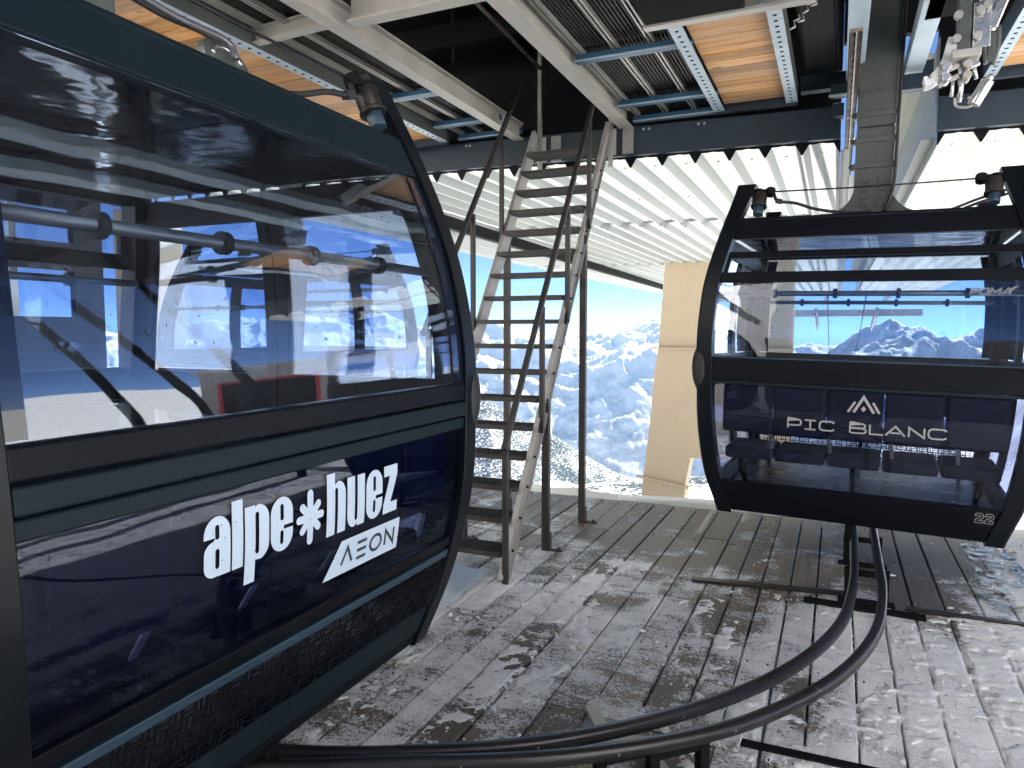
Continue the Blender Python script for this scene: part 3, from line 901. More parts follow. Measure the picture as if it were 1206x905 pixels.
    # door gear on the roof ends: bracket, drum and cable
    for side in (-1, 1):
        for s in (-1, 1):
            mb = MB(); c = E_(side, s * .655, 2.47, -.02)
            p0 = E_(side, s * .74, 2.52, -.03)
            mb.bar(p0, E_(side, s * .60, 2.52, -.02), .05, .045)
            mb.cyl(E_(side, s * .60, 2.50, -.02), E_(side, s * .60, 2.545, -.02), .032, 12)
            mb.cyl(E_(side, s * .675, 2.515, -.02), E_(side, s * .675, 2.535, -.02), .04, 12)
            mb.bar(E_(side, s * .745, 2.515, -.03), E_(side, s * .775, 2.35, -.03), .022, .03)
            b = mb.build("door_arm", M['black'], root, bevel=.004)
            mb = MB(); mb.cyl(E_(side, s * .665, 2.425, -.02), E_(side, s * .665, 2.51, -.02), .047, 18)
            mb.cyl(E_(side, s * .665, 2.418, -.02), E_(side, s * .665, 2.432, -.02), .053, 18)
            d = mb.build("cable_drum", M['bronze'], root, bevel=.003)
            mb = MB(); mb.cyl(E_(side, s * .665, 2.365, -.02), E_(side, s * .665, 2.417, -.02), .036, 6)
            mb.build("drum_hub", M['trim_blue'], d, bevel=.003)
        y = E_(side, 0, 2.53, -.02)
        mb = MB(); mb.tube([E_(side, -.60, 2.525, -.02), E_(side, 0, 2.517, -.02), E_(side, .60, 2.525, -.02)], .0055, 6)
        mb.build("door_cable", M['cable'], root)
        s = -1 if side < 0 else 1
        hose = smooth_path([E_(side, s * .575, 2.505, -.02), E_(side, s * .545, 2.455, -.02), E_(side, s * .44, 2.44, -.05), E_(side, s * .30, 2.395, -.1), E_(side, s * .10, 2.375, -.2), (0, side * .45, 2.40 - ZB)], 5)
        mb = MB(); mb.tube(hose, .011, 8)
        mb.bar(E_(side, s * .56, 2.46, -.02), E_(side, s * .52, 2.45, -.03), .035, .03)
        mb.build("cable_hose", M['rubber'], root)
    # conduits and guide plate over the A end
    mb = MB()
    for (o, zz) in ((-.05, 0), (-.10, .022)):
        mb.tube(smooth_path([E_(1, -.95, 2.60 + zz, o - .4), E_(1, -.70, 2.56 + zz, o - .15), E_(1, -.42, 2.475 + zz, o), E_(1, -.20, 2.452 + zz, o), E_(1, -.02, 2.452 + zz, o), E_(1, .0, 2.40, o)], 6), .011, 8)
    mb.build("conduit", M['inner_rail'], root)
    mb = MB(); poly = [(-.0, .0)] + []
    pts = arc(0, 0, .085, -10, 190, 18)
    vs = [E_(1, p[0], 2.385 + p[1], -.085) for p in pts] + [E_(1, p[0], 2.385 + p[1], -.115) for p in pts]
    n = len(pts); mb.add(vs, [(i, (i + 1) % n, n + (i + 1) % n, n + i) for i in range(n)] + [tuple(range(n)), tuple(range(2 * n - 1, n - 1, -1))])
    gp = mb.build("cable_guide", M['stem'], root)
    mb = MB(); mb.tube([E_(1, p[0], 2.385 + p[1], -.083) for p in arc(0, 0, .058, 20, 160, 12)], .007, 6); mb.build("guide_strip", M['chrome'], gp)
    # carrying frame, pedestal and hanger stem
    mb = MB(); mb.box(-.56, .56, -.07, .07, 2.345 - ZB, 2.43 - ZB)
    mb.box(-.62, -.54, -.20, .20, 2.338 - ZB, 2.42 - ZB); mb.box(.54, .62, -.20, .20, 2.338 - ZB, 2.42 - ZB)
    mb.build("carrying_bar", M['stem'], root, bevel=.008)
    pr = [(-.36, 2.432)] + [(-.36 + .24 * math.sin(t) , 2.432 + .20 - .20 * math.cos(t)) for t in [k * math.pi / 2 / 8 for k in range(1, 9)]]
    pr = [(p[0], p[1] - ZB) for p in pr]; pr = pr + [(-p[0], p[1]) for p in reversed(pr)]
    mb = MB(); mb.prism(pr, 1, -.055, .055)
    ped = mb.build("hanger_foot", M['stem'], root, bevel=.006)
    for x in (-.055, .055):
        for z in (2.50, 2.555, 2.61, 2.67):
            m2 = MB(); m2.cyl((x, -.056, z - ZB), (x, -.075, z - ZB), .017, 6); m2.build("bolt", M['stem'], ped)
    mb = MB()
    for (z0, z1, w0, w1) in ((2.633, 3.05, .124, .124), (3.052, 4.35, .124, .150)):
        mb.add([(-w0, -.05, z0 - ZB), (w0, -.05, z0 - ZB), (w0, .05, z0 - ZB), (-w0, .05, z0 - ZB), (-w1, -.05, z1 - ZB), (w1, -.05, z1 - ZB), (w1, .05, z1 - ZB), (-w1, .05, z1 - ZB)],
               [(0, 1, 2, 3), (7, 6, 5, 4), (0, 4, 5, 1), (1, 5, 6, 2), (2, 6, 7, 3), (3, 7, 4, 0)])
    st = mb.build("hanger_stem", M['stem'], root, bevel=.012)
    for z in (2.78, 2.96, 3.14):
        m2 = MB(); m2.box(-.132, .132, -.062, .062, z - .02 - ZB, z + .02 - ZB)
        m2.cyl((-.145, -.03, z - ZB), (-.145, .03, z - ZB), .022, 8); m2.build("stem_clamp", M['stem'], st, bevel=.004)
    mb = MB(); mb.tube(smooth_path([(.08, -.085, 2.44 - ZB), (.125, -.08, 2.58 - ZB), (.137, -.075, 2.75 - ZB), (.138, -.075, 3.2 - ZB), (.145, -.075, 4.3 - ZB)], 5), .011, 8)
    mb.build("stem_cable", M['cable'], st)
    mb = MB(); mb.box(-.17, .17, -.28, .28, 4.352 - ZB, 4.50 - ZB)
    for y in (-.2, .2): mb.cyl((-.09, y, 4.55 - ZB), (.09, y, 4.55 - ZB), .07, 16)
    mb.build("grip_carriage", M['galv'], root, bevel=.01)
    # guide shoe below the floor
    mb = MB(); mb.box(-.025, .025, -.78, -.70, .235 - ZB, .36 - ZB); mb.box(-.025, .025, .70, .78, .235 - ZB, .36 - ZB)
    mb.build("guide_shoe", M['black'], root, bevel=.004)
    return root

def place_on(side, off):
    return lambda u, v, lift: E_(side, u, v, off + lift)

def print_alpe(root):
    xh = .150; sx = .163; z0 = 1.0
    sh = []
    u = -.432
    for i, (ch, adv) in enumerate((('a', .715), ('l', .345), ('p', .74), ('e', .72))):
        sh.append((xf(G[ch], sx * .80, xh, u, z0), 0)); u += adv * sx * .765
    # eight-petalled star
    cu, cv = -.048, 1.066
    for k in range(4):
        a = R(90 + 45 * k); L = .068 if k == 0 else .048; L *= 1.0
        d = Vector((math.cos(a), math.sin(a))); n = Vector((-d.y, d.x)); w = .0125 if k == 0 else .0115
        L2 = L if k == 0 else L
        pts = []
        for t in range(9): pts.append(Vector((cu, cv)) + d * L2 + (d * math.sin(math.pi * t / 8) + n * math.cos(math.pi * t / 8)) * w)
        for t in range(9): pts.append(Vector((cu, cv)) - d * L2 - (d * math.sin(math.pi * t / 8) + n * math.cos(math.pi * t / 8)) * w)
        sh.append(([[tuple(p) for p in pts]], .0002 * k))
    u = .026
    for i, (ch, adv) in enumerate((('h', .73), ('u', .73), ('e', .72), ('z', .6))):
        sh.append((xf(G[ch], sx * .84, xh * 1.08, u, .985), 0)); u += adv * sx * .83
    lettering("resort_name", sh, place_on(1, -.0095), M['white_print'], root)
    # slanted box with four dark capitals
    box = [[(.030, .842), (.43, .842), (.43, .952), (.105, .952)]]
    tab = lettering("name_box", [(box, 0)], place_on(1, -.0095), M['white_print'], root)
    st = []
    def cap(strokes, x, w):
        for s in strokes: st.append([(x + p[0] * w, .872 + p[1] * .052) for p in s])
    cap([[(0, 0), (.5, 1), (1, 0)]], .112, .054)
    cap([[(0, 0), (1, 0)], [(0, .5), (1, .5)], [(0, 1), (1, 1)]], .190, .050)
    cap([[(.5 + .5 * math.cos(R(a)), .5 + .5 * math.sin(R(a))) for a in range(90, 451, 24)]], .262, .062)
    cap([[(0, 0), (0, 1), (1, 0), (1, 1)]], .348, .050)
    lettering("box_lettering", quads_from_strokes(st, .0105), place_on(1, -.0085), M['dark_print'], tab)

def print_pic(root):
    st = []
    H = .058; z0 = .972; W = .010
    def cap(strokes, x, w):
        for s in strokes: st.append([(x + p[0] * w, z0 + p[1] * H) for p in s])
    def rnd_end(x0, y0, x1, y1, k=.18):   # right-hand bowl
        return [(x0, y1), (x1 - k, y1), (x1 - k * .3, y1 - (y1 - y0) * .12), (x1, y1 - (y1 - y0) * .35), (x1, y0 + (y1 - y0) * .35), (x1 - k * .3, y0 + (y1 - y0) * .12), (x1 - k, y0), (x0, y0)]
    P = [[(0, 0), (0, 1)] + rnd_end(.0, .36, 1, 1, .2)[0:]]
    I = [[(0, 1), (1, 1)], [(0, 0), (1, 0)], [(.5, 0), (.5, 1)]]
    C = [[(1, .8), (.96, .93), (.8, 1), (.22, 1), (.06, .88), (0, .68), (0, .32), (.06, .12), (.22, 0), (.8, 0), (.96, .07), (1, .2)]]
    B = [[(0, 0), (0, 1)] + rnd_end(0, .54, .94, 1, .16), [(0.06, .5), (.82, .5), (.96, .42), (1, .3), (1, .18), (.95, .05), (.82, 0), (.06, 0)]]
    L = [[(0, 1), (0, 0), (1, 0)]]
    A = [[(0, 0), (.5, 1), (1, 0)], [(.25, .3), (.75, .3)]]
    N = [[(0, 0), (0, 1), (1, 0), (1, 1)]]
    x = -.382
    for k, (ch, w, gap) in enumerate(((P, .078, .022), (I, .066, .022), (C, .082, .092), (B, .088, .022), (L, .072, .014), (A, .104, .020), (N, .080, .022), (C, .090, 0))):
        cap(ch, x, w); x += w + gap
        if k in (2, 7):
            lettering("cabin_name", quads_from_strokes(st, W), place_on(-1, -.0095), M['grey_print'], root); st.clear()
    # peak emblem: two nested strokes and a diamond
    cu = .047
    st = [([stroke([(cu - .052, 1.100), (cu, 1.196), (cu + .060, 1.100)], .016)], 0),
          ([stroke([(cu - .084, 1.100), (cu - .046, 1.165)], .014)], 0), ([stroke([(cu + .090, 1.100), (cu + .052, 1.165)], .014)], 0),
          ([[(cu + .002, 1.104), (cu + .016, 1.122), (cu + .002, 1.142), (cu - .012, 1.122)]], 0)]
    lettering("peak_emblem", st, place_on(-1, -.0095), M['grey_print'], root)
    # outlined number 22 on the sill
    st = []
    two = [(0, .72), (.06, .9), (.22, 1), (.72, 1), (.92, .9), (1, .72), (1, .60), (.9, .47), (.42, .24), (1, .24), (1, 0), (0, 0), (0, .22), (.06, .34), (.66, .62), (.70, .70), (.64, .76), (.34, .76), (.28, .70), (.0, .70), (0, .72)]
    for x in (.672, .722):
        st.append([(x + p[0] * .042, .482 + p[1] * .062) for p in two])
    lettering("cabin_number", quads_from_strokes(st, .0034), place_on(-1, .003), M['grey_print'], root, cut=.05)
    # maker's sticker on the glass, slanted capitals and a flash
    st = []; x = .565
    P = [[(0, 0), (0, 1), (.85, 1), (1, .9), (1, .55), (.85, .45), (.1, .45)]]
    O = [[(.12, 0), (0, .12), (0, .88), (.12, 1), (.88, 1), (1, .88), (1, .12), (.88, 0), (.12, 0)]]
    Mm = [[(0, 0), (0, 1), (.5, .35), (1, 1), (1, 0)]]
    Aa = [[(0, 0), (.5, 1), (1, 0)], [(.22, .3), (.78, .3)]]
    for ch, w in ((P, .034), (O, .036), (Mm, .046), (Aa, .042)):
        for s in ch: st.append([(x + p[0] * w + p[1] * .010, 1.822 + p[1] * .036) for p in s])
        x += w + .012
    sh = quads_from_strokes(st, .0085)
    sh.append(([[(.760, 1.838), (.800, 1.872), (.785, 1.872), (.745, 1.85)]], 0))
    lettering("maker_sticker", sh, place_on(-1, -.0095), M['logo_grey'], root, cut=.05)

def copy_tree(o, parent=None):
    c = o.copy(); COL.objects.link(c)
    if parent:
        c.parent = parent
    for ch in [k for k in o.children]:
        if ch.name.split('.')[0] in SKIP: continue
        copy_tree(ch, c)
    return c
SKIP = {'cabin_number'}
GR = "gondola cabins in the station"
cab_r = make_cabin()
print_alpe(cab_r); print_pic(cab_r)
cab_l = copy_tree(cab_r)
cab_b = copy_tree(cab_r)
cab_r.location = (.157, 5.865, ZB); cab_r.rotation_euler = (0, R(1.2), R(-3.39))
tag(cab_r, "dark navy gondola cabin numbered 22 hanging at the deck edge on the right", "gondola", GR)
cab_l.location = (-2.352, 1.655, ZB); cab_l.rotation_euler = (0, 0, R(-89.76))
tag(cab_l, "large near gondola cabin on the left with white resort name on its dark lower window", "gondola", GR)
cab_b.location = (-5.55, 6.35, ZB); cab_b.rotation_euler = (0, 0, R(176))
tag(cab_b, "farthest gondola cabin, seen only through the windows of the near cabin", "gondola", GR)

# ------------------------------------------------------------------ guide rails on the deck
rail = empty("guide_rail", (0, 3, 0), label="curved twin tube guide rail on short stands leading under the right cabin", cat="guide rail")
ri = [(.15, 7.2), (.147, 5.476), (.139, 4.793), (.120, 4.14), (.056, 3.564), (-.103, 3.06), (-.345, 2.63), (-.69, 2.235), (-1.05, 1.965), (-1.62, 1.70), (-2.4, 1.56), (-3.3, 1.70), (-4.2, 2.3), (-4.85, 3.3), (-5.1, 4.5), (-5.15, 7.2)]
ro = [(.275, 7.2), (.268, 5.481), (.264, 4.67), (.256, 4.066), (.196, 3.50), (.04, 2.995), (-.20, 2.57), (-.445, 2.30), (-.79, 2.035), (-1.2, 1.82), (-1.75, 1.56), (-2.45, 1.43), (-3.35, 1.57), (-4.3, 2.2), (-4.97, 3.24), (-5.22, 4.45), (-5.28, 7.2)]
def rail_path(p): return smooth_path([(x, y - 3, .25) for x, y in p], 8)
for p in (ri, ro):
    pts = rail_path(p)
    mb = MB(); n = len(pts); sec = [(-.022, -.018), (-.022, .012), (-.014, .021), (.014, .021), (.022, .012), (.022, -.018), (.014, -.024), (-.014, -.024)]
    vs = []
    for i, q in enumerate(pts):
        d = (pts[min(i + 1, n - 1)] - pts[max(i - 1, 0)]).normalized(); s_ = Vector((d.y, -d.x, 0)).normalized()
        for a, b in sec: vs.append(q + s_ * a + Vector((0, 0, b)))
    fs = [(i * 8 + k, i * 8 + (k + 1) % 8, i * 8 + 8 + (k + 1) % 8, i * 8 + 8 + k) for i in range(n - 1) for k in range(8)]
    fs += [tuple(range(8))[::-1], tuple((n - 1) * 8 + k for k in range(8))]
    mb.add(vs, fs, True)
    t_ = mb.build("rail_tube", M['black_rail'], rail)
    for i in range(6, n - 6, 9):                             # joint rings
        m2 = MB(); d = (pts[i + 1] - pts[i]).normalized()
        m2.tube([pts[i] - d * .004 + Vector((0, 0, -.003)), pts[i] + d * .004 + Vector((0, 0, -.003))], .0238, 10); m2.build("weld_ring", M['rust'], t_)
def stand(x, y, ang, h=.21):
    mb = MB()
    c, s = math.cos(ang), math.sin(ang)
    def q(a, b, z): return (x + a * c - b * s, y - 3 + a * s + b * c, z)
    mb.bar(q(-.15, 0, .010), q(.15, 0, .010), .07, .014)
    for a in (-.10, .10): mb.bar(q(a, 0, .02), q(a, 0, h), .035, .035, up=(c, s, 0))
    mb.bar(q(-.12, 0, h - .03), q(.12, 0, h - .03), .03, .03)
    return mb.build("rail_stand", M['black'], rail)
stand(.205, 5.35, 0); stand(.203, 4.60, 0)
stand(-.45, 2.37, .8); stand(-.60, 2.27, .75); stand(-1.7, 1.62, .2); stand(-3.3, 1.63, -.3); stand(-5.0, 3.7, 1.6 * 0)
mb = MB()                                                    # bearing boards under the near stand
def qb(cx, cy, ang, L, w, z0, z1):
    c, s = math.cos(ang), math.sin(ang)
    mb.bar((cx - c * L / 2, cy - 3 - s * L / 2, (z0 + z1) / 2), (cx + c * L / 2, cy - 3 + s * L / 2, (z0 + z1) / 2), w, z1 - z0)
qb(-.60, 2.80, -.06, .62, .10, .006, .035)
mb.build("bearing_board", M['plank'], rail)
mb = MB(); qb(-.72, 2.45, .25, .5, .09, .006, .03); mb.build("bearing_board", M['plank'], rail)
mb = MB()
for k, (cx, cy, a, L) in enumerate(((-.80, 2.62, -1.0, .30), (-.52, 2.42, -.9, .34), (-.62, 2.52, .3, .42))): qb(cx, cy, a, L, .05, .036 + .02 * k, .054 + .02 * k)
mb.build("stand_frame", M['galv'], rail)
# flat bars lying across the boards
def strip(name, a, b, w, h, mat, label):
    mb = MB(); mb.bar((a[0], a[1], h / 2 + .004), (b[0], b[1], h / 2 + .004), w, h)
    o = mb.build(name, mat, bevel=.002); tag(o, label, "metal bar", "bars screwed to the deck"); return o
strip("deck_bar", (-.80, 4.57), (.10, 4.70), .055, .018, M['bronze'], "long dark bar on the boards left of the guide rail, snow beyond it")
strip("deck_bar", (-.13, 4.50), (.50, 4.47), .075, .016, M['black'], "short black plate bar crossing under both tubes of the guide rail")
strip("deck_bar", (.42, 4.585), (2.0, 4.60), .04, .016, M['bronze'], "dark bar on the snowy boards right of the guide rail")
strip("deck_bar", (-.42, 2.80), (1.9, 2.83), .04, .012, M['black'], "black bar across the snowy boards at the bottom edge nearest the camera")
# curled metal sheet beside the stair
mb = MB(); n = 10
pts = [(i / n) for i in range(n + 1)]
vs = []
for i in range(n + 1):
    t = i / n; x = -2.42 + t * .40; z = .012 + .05 * max(0, t - .6) ** 1.3 + .01 * math.sin(t * 5)
    vs += [(x + .02, 3.60, z), (x - .03, 4.17, z + .008), (x + .02, 3.60, z - .004), (x - .03, 4.17, z + .004)]
fs = []
for i in range(n):
    a = i * 4; fs += [(a, a + 4, a + 5, a + 1), (a + 2, a + 3, a + 7, a + 6), (a, a + 2, a + 6, a + 4), (a + 1, a + 5, a + 7, a + 3)]
fs += [(0, 1, 3, 2), (n * 4, n * 4 + 2, n * 4 + 3, n * 4 + 1)]
mb.add(vs, fs, True)
tag(mb.build("metal_sheet", M['pale_blue']), "curled blue grey metal sheet lying on the deck before the stair", "metal sheet")

# ------------------------------------------------------------------ steel stair
stair = empty("steel_staircase", (-2.22, 4.1, 0), label="steep open steel staircase with grating treads rising to the roof platform", cat="staircase")
SO = Vector((-2.22, 4.1, 0))
def yz(z): return 4.03 + z / 1.527
XR, XL = -1.90, -2.58
def L(p): return Vector(p) - SO
dirv = Vector((0, 1, 1.527)).normalized(); upn = Vector((0, -1.527, 1)).normalized()
for x in (XR, XL):
    a = Vector((x, yz(.0) + .02, .0)); b = Vector((x, yz(3.40) + .02, 3.40))
    mb = MB(); mb.bar(L(a), L(b), .014, .125, up=(0, -1, .65))
    for s_ in (1,):
        o = Vector((0, -1.527, 1)).normalized()
        for k in (-1, 1): mb.bar(L(a + o * (.058 * k) + Vector((.016 if x == XR else -.016, 0, 0))), L(b + o * (.058 * k) + Vector((.016 if x == XR else -.016, 0, 0))), .024, .008, up=(0, -1, .65))
    st_ = mb.build("stringer", M['stair_side'], stair)
    for k in range(1, 17):
        z = .187 * k; m2 = MB()
        for d in (-.035, .04): m2.cyl(L((x - .02, yz(z) + d, z - .02)), L((x + .02, yz(z) + d, z - .02)), .009, 6)
        m2.build("bolt", M['black'], st_)
treads = []
def tread_mesh(grating):
    mb = MB(); w = (XR - XL) / 2 - .009; D = .105
    if grating:
        mb.box(-w, w, -D - .004, -D, -.028, .004); mb.box(-w, w, D, D + .004, -.028, .004)
        mb.box(-w, -w + .005, -D, D, -.028, .004); mb.box(w - .005, w, -D, D, -.028, .004)
        n = 26
        for i in range(1, n): 
            x = -w + 2 * w * i / n; mb.box(x - .0018, x + .0018, -D, D, -.026, .002)
        for y in (-.07, -.02, .03, .08): mb.box(-w, w, y - .002, y + .002, -.010, .0005)
    else:
        mb.box(-w, w, -D, D, -.012, 0); mb.box(-w, w, -D - .004, -D - .0002, -.026, .001); mb.box(-w, w, D + .0002, D + .004, -.026, .001)
    return mb.mesh("tread", M['stair_dark'])
tm = tread_mesh(True)
for k in range(1, 18):
    z = .187 * k
    inst("tread", tm, stair, L(((XR + XL) / 2, yz(z), z)))
for x, y0, z0, y1, z1, dn in ((-1.865, 4.01, .86, 5.72, 3.42, 1), (-2.62, 4.30, 1.57, 6.08, 3.90, -1)):
    mb = MB(); mb.bar(L((x, y0, z0)), L((x, y1, z1)), .036, .036, up=(0, -1, .65))
    hr = mb.build("handrail", M['stair_dark'], stair, bevel=.006)
    posts = [(4.02, 0 if dn > 0 else None), (4.63, None), (5.14, None), (5.64, None)] if dn > 0 else [(4.35, None), (5.03, None), (5.56, None)]
    for y, zb in posts:
        zt = z0 + (z1 - z0) * (y - y0) / (y1 - y0) - .02
        zs_ = 0.0 if zb == 0 else (y - 4.03) * 1.527 - .03
        m2 = MB(); m2.box(-.017, .017, -.017, .017, zs_, zt)
        o = m2.build("handrail_post", M['stair_dark'], stair, bevel=.003); o.location = L((x + (.0 if dn > 0 else .01), y + .012, 0))
for x, y in ((-1.895, 4.80), (-1.905, 5.645), (-2.60, 5.66), (-2.60, 4.82)):
    m2 = MB(); zt = (y - 4.03) * 1.527 - .09
    m2.box(-.026, .026, -.022, .022, 0, zt)
    m2.box(.026, .034, -.03, .03, .0, .13); m2.box(.034, .13, -.02, .02, .004, .014)
    m2.cyl((.10, 0, .014), (.10, 0, .03), .012, 6)
    o = m2.build("support_post", M['stair_dark'], stair); o.location = L((x, y, 0))
for x in (XR, XL):                                           # upper guard posts through the hatch
    m2 = MB(); m2.box(-.018, .018, -.018, .018, 3.05, 4.30); o = m2.build("guard_post", M['galv'], stair, bevel=.003); o.location = L((x + .02, 6.30, 0))
    m2 = MB(); m2.box(-.05, .05, -.006, .006, 3.19, 3.42); o = m2.build("hanger_plate", M['stair_side'], stair); o.location = L((x - .02, 6.435, 0))
m2 = MB(); m2.box(-.05, .05, -.006, .006, 3.19, 3.42); o = m2.build("hanger_plate", M['stair_side'], stair); o.location = L((XR + .14, 6.435, 0))
m2 = MB(); m2.box(-.05, .05, -.006, .006, 3.19, 3.42); o = m2.build("hanger_plate", M['stair_side'], stair); o.location = L((XL + .13, 6.435, 0))

# ------------------------------------------------------------------ translucent canopy over the exit
PITCH = .29
def cz(x): return 3.128 - .020 * x
def profile(x0, n):
    """ridge / trough profile for n pitches starting at trough centre x0"""
    out = []
    for k in range(n):
        a = x0 + k * PITCH
        out += [(a, -.080), (a + .006, -.080), (a + .052, 0), (a + .10, .0), (a + .145, .006), (a + .19, 0), (a + PITCH - .052, 0), (a + PITCH - .006, -.080)]
    out.append((x0 + n * PITCH, -.080))
    return [(x, z + cz(x)) for x, z in out]
canopy = empty("translucent_canopy", (-2.3, 6.5, 3.1), label="white translucent corrugated canopy over the cabin exit", cat="canopy")
CO = Vector((-2.3, 6.5, 3.1))
def sheet(x0, n, y0, y1, dz=0):
    pr = profile(x0, n); m = len(pr); mb = MB()
    ys = [y0 + (y1 - y0) * i / 5 for i in range(6)]
    vs = [(x - CO.x, y - CO.y, z - CO.z + dz) for y in ys for x, z in pr]
    fs = [(j * m + i, j * m + i + 1, j * m + m + i + 1, j * m + m + i) for j in range(5) for i in range(m - 1)]
    mb.add(vs, fs)
    o = mb.build("corrugated_sheet", M['canopy'], canopy)
    m2 = MB()                                                # screws
    for y in [y0 + .35, (y0 + y1) / 2, y1 - .35]:
        for k in range(n):
            x = x0 + k * PITCH + PITCH / 2
            if y < 17: m2.box(x - CO.x - .011, x - CO.x + .011, y - CO.y - .011, y - CO.y + .011, cz(x) - CO.z - .010 + dz, cz(x) - CO.z - .002 + dz)
    if m2.v: m2.build("screw_row", M['galv'], o)
x_edge = -.886 + 3 * PITCH                                   # -0.016, left side of the hanger slot
for j, (y0, y1) in enumerate(((6.52, 10.6), (10.5, 17.0), (16.9, 24.0), (23.9, 31.0))):
    x = x_edge
    for k in range(6):
        n = 4
        x -= n * PITCH
        sheet(x, n, y0, y1, -.002 * (j % 2) + .0015 * (k % 2))
    x = .66
    for k in range(2):
        sheet(x, 4, y0, y1, -.002 * (j % 2) + .0015 * (k % 2))
        x += 4 * PITCH
mb = MB()
def cb(m, x0, x1, y0, y1, z0, z1): m.box(x0 - CO.x, x1 - CO.x, y0 - CO.y, y1 - CO.y, z0 - CO.z, z1 - CO.z)
cb(mb, -.012, .055, 6.53, 31, 3.065, 3.069); cb(mb, .052, .056, 6.53, 31, 2.93, 3.064); cb(mb, .06, .12, 6.9, 31, 2.93, 2.934)
mb.build("edge_flashing", M['canopy'], canopy)
mb = MB(); cb(mb, .655, .659, 6.53, 31, 3.02, 3.85); cb(mb, .40, .653, 6.9, 31, 3.85, 3.854); cb(mb, .56, .653, 6.6, 31, 3.10, 3.104)
mb.build("slot_flashing", M['canopy'], canopy)
mb = MB(); mb.bar(Vector((-4.60, 7.0, 3.00)) - CO, Vector((-5.22, 24.5, 3.02)) - CO, .10, .15)
mb.build("edge_girder", M['black'], canopy)
mb = MB()
for y in (10.5, 16.95, 23.9): mb.bar(Vector((-7.0, y, cz(-7.0) + .05)) - CO, Vector((-.05, y, cz(0) + .05)) - CO, .05, .08)
mb.build("purlin", M['galv'], canopy)
# eaves beams with profiled closure
def eaves(x0, x1, xs_, n, label):
    top = lambda x: cz(x) + .265
    mb = MB(); ya, yb = 6.44, 6.508
    vs = []
    for x in (x0, x1):
        for (y, z) in ((ya, cz(x) + .012), (yb, cz(x) + .012), (yb, top(x)), (ya, top(x))): vs.append((x, y, z))
    mb.add(vs, [(0, 1, 2, 3), (7, 6, 5, 4), (0, 4, 5, 1), (1, 5, 6, 2), (2, 6, 7, 3), (3, 7, 4, 0)])
    o = mb.build("eaves_beam", M['dark_beam'], None, bevel=.004)
    tag(o, label, "beam", "dark blue beams along the canopy edge")
    pr = profile(xs_, n); mb = MB()
    poly = [(x, z - .003) for x, z in pr] + [(pr[-1][0], cz(pr[-1][0]) + .05), (pr[0][0], cz(pr[0][0]) + .05)]
    mb.prism(poly, 1, 6.510, 6.518)
    mb.build("profile_closure", M['navy_dark'], o)
    mb = MB()
    for bx in ([-4.9, -4.86, -3.4, -3.36, -1.62, -1.57, -1.14, -1.09] if x0 < 0 else [.8, .85, 1.7]):
        z = top(bx) - .035
        mb.cyl((bx, ya, z), (bx, ya - .012, z), .012, 6)
    mb.build("bolt_row", M['galv'], o)
    return o
eaves(-8.2, -.018, x_edge - 28 * PITCH, 28, "long dark blue beam with toothed lower edge behind the stair top")
eaves(.655, 3.0, .66, 8, "dark blue beam with toothed lower edge right of the hanger slot")

# ------------------------------------------------------------------ station roof and walls
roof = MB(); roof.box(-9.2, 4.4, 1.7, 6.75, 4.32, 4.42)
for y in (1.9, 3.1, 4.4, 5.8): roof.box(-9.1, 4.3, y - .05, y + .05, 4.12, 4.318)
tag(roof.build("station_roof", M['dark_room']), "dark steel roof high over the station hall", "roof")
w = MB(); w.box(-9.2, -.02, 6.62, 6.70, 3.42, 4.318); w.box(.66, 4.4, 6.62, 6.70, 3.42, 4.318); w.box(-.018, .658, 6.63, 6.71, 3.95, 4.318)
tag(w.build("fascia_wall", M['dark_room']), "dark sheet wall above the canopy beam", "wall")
w = MB(); w.box(-2.8, 4.8, -7.2, -7.0, -1, 4.0)  # added out of view, darkens what the right cabin's glass reflects
tag(w.build("reflection_wall", M['dark_room']), "unseen dark wall added behind the hall to keep window reflections dark", "wall")
for x0, x1, lab in ((-15, -2.9, "unseen pale building added behind the hall to bounce sunlight in, left wing"), (4.9, 15, "unseen pale building added behind the hall to bounce sunlight in, right wing")):  # added out of view, throws sunlight back onto the deck
    bd = empty("bounce_building", ((x0 + x1) / 2, -4.2, -1), label=lab, cat="building", group="added wings bouncing sunlight")
    c = (x1 - x0) / 2
    mb = MB(); mb.box(-c, c, -4, 0, 0, 14.5); mb.build("wall", M['bounce_wall'], bd)
    mb = MB(); mb.box(-c - .3, c + .3, -4.3, .4, 14.502, 14.7); mb.build("roof", M['dark_room'], bd)
    for k in range(3):
        xx = -c + (k + .5) * 2 * c / 3
        for zz in (2.2, 5.2, 8.2, 11.2):
            mb = MB(); mb.box(xx - .55, xx + .55, .002, .05, zz, zz + 1.2); f = mb.build("window_frame", M['dark_room'], bd)
            mb = MB(); mb.box(xx - .48, xx + .48, .052, .056, zz + .07, zz + 1.13); mb.build("pane", M['win'], f)
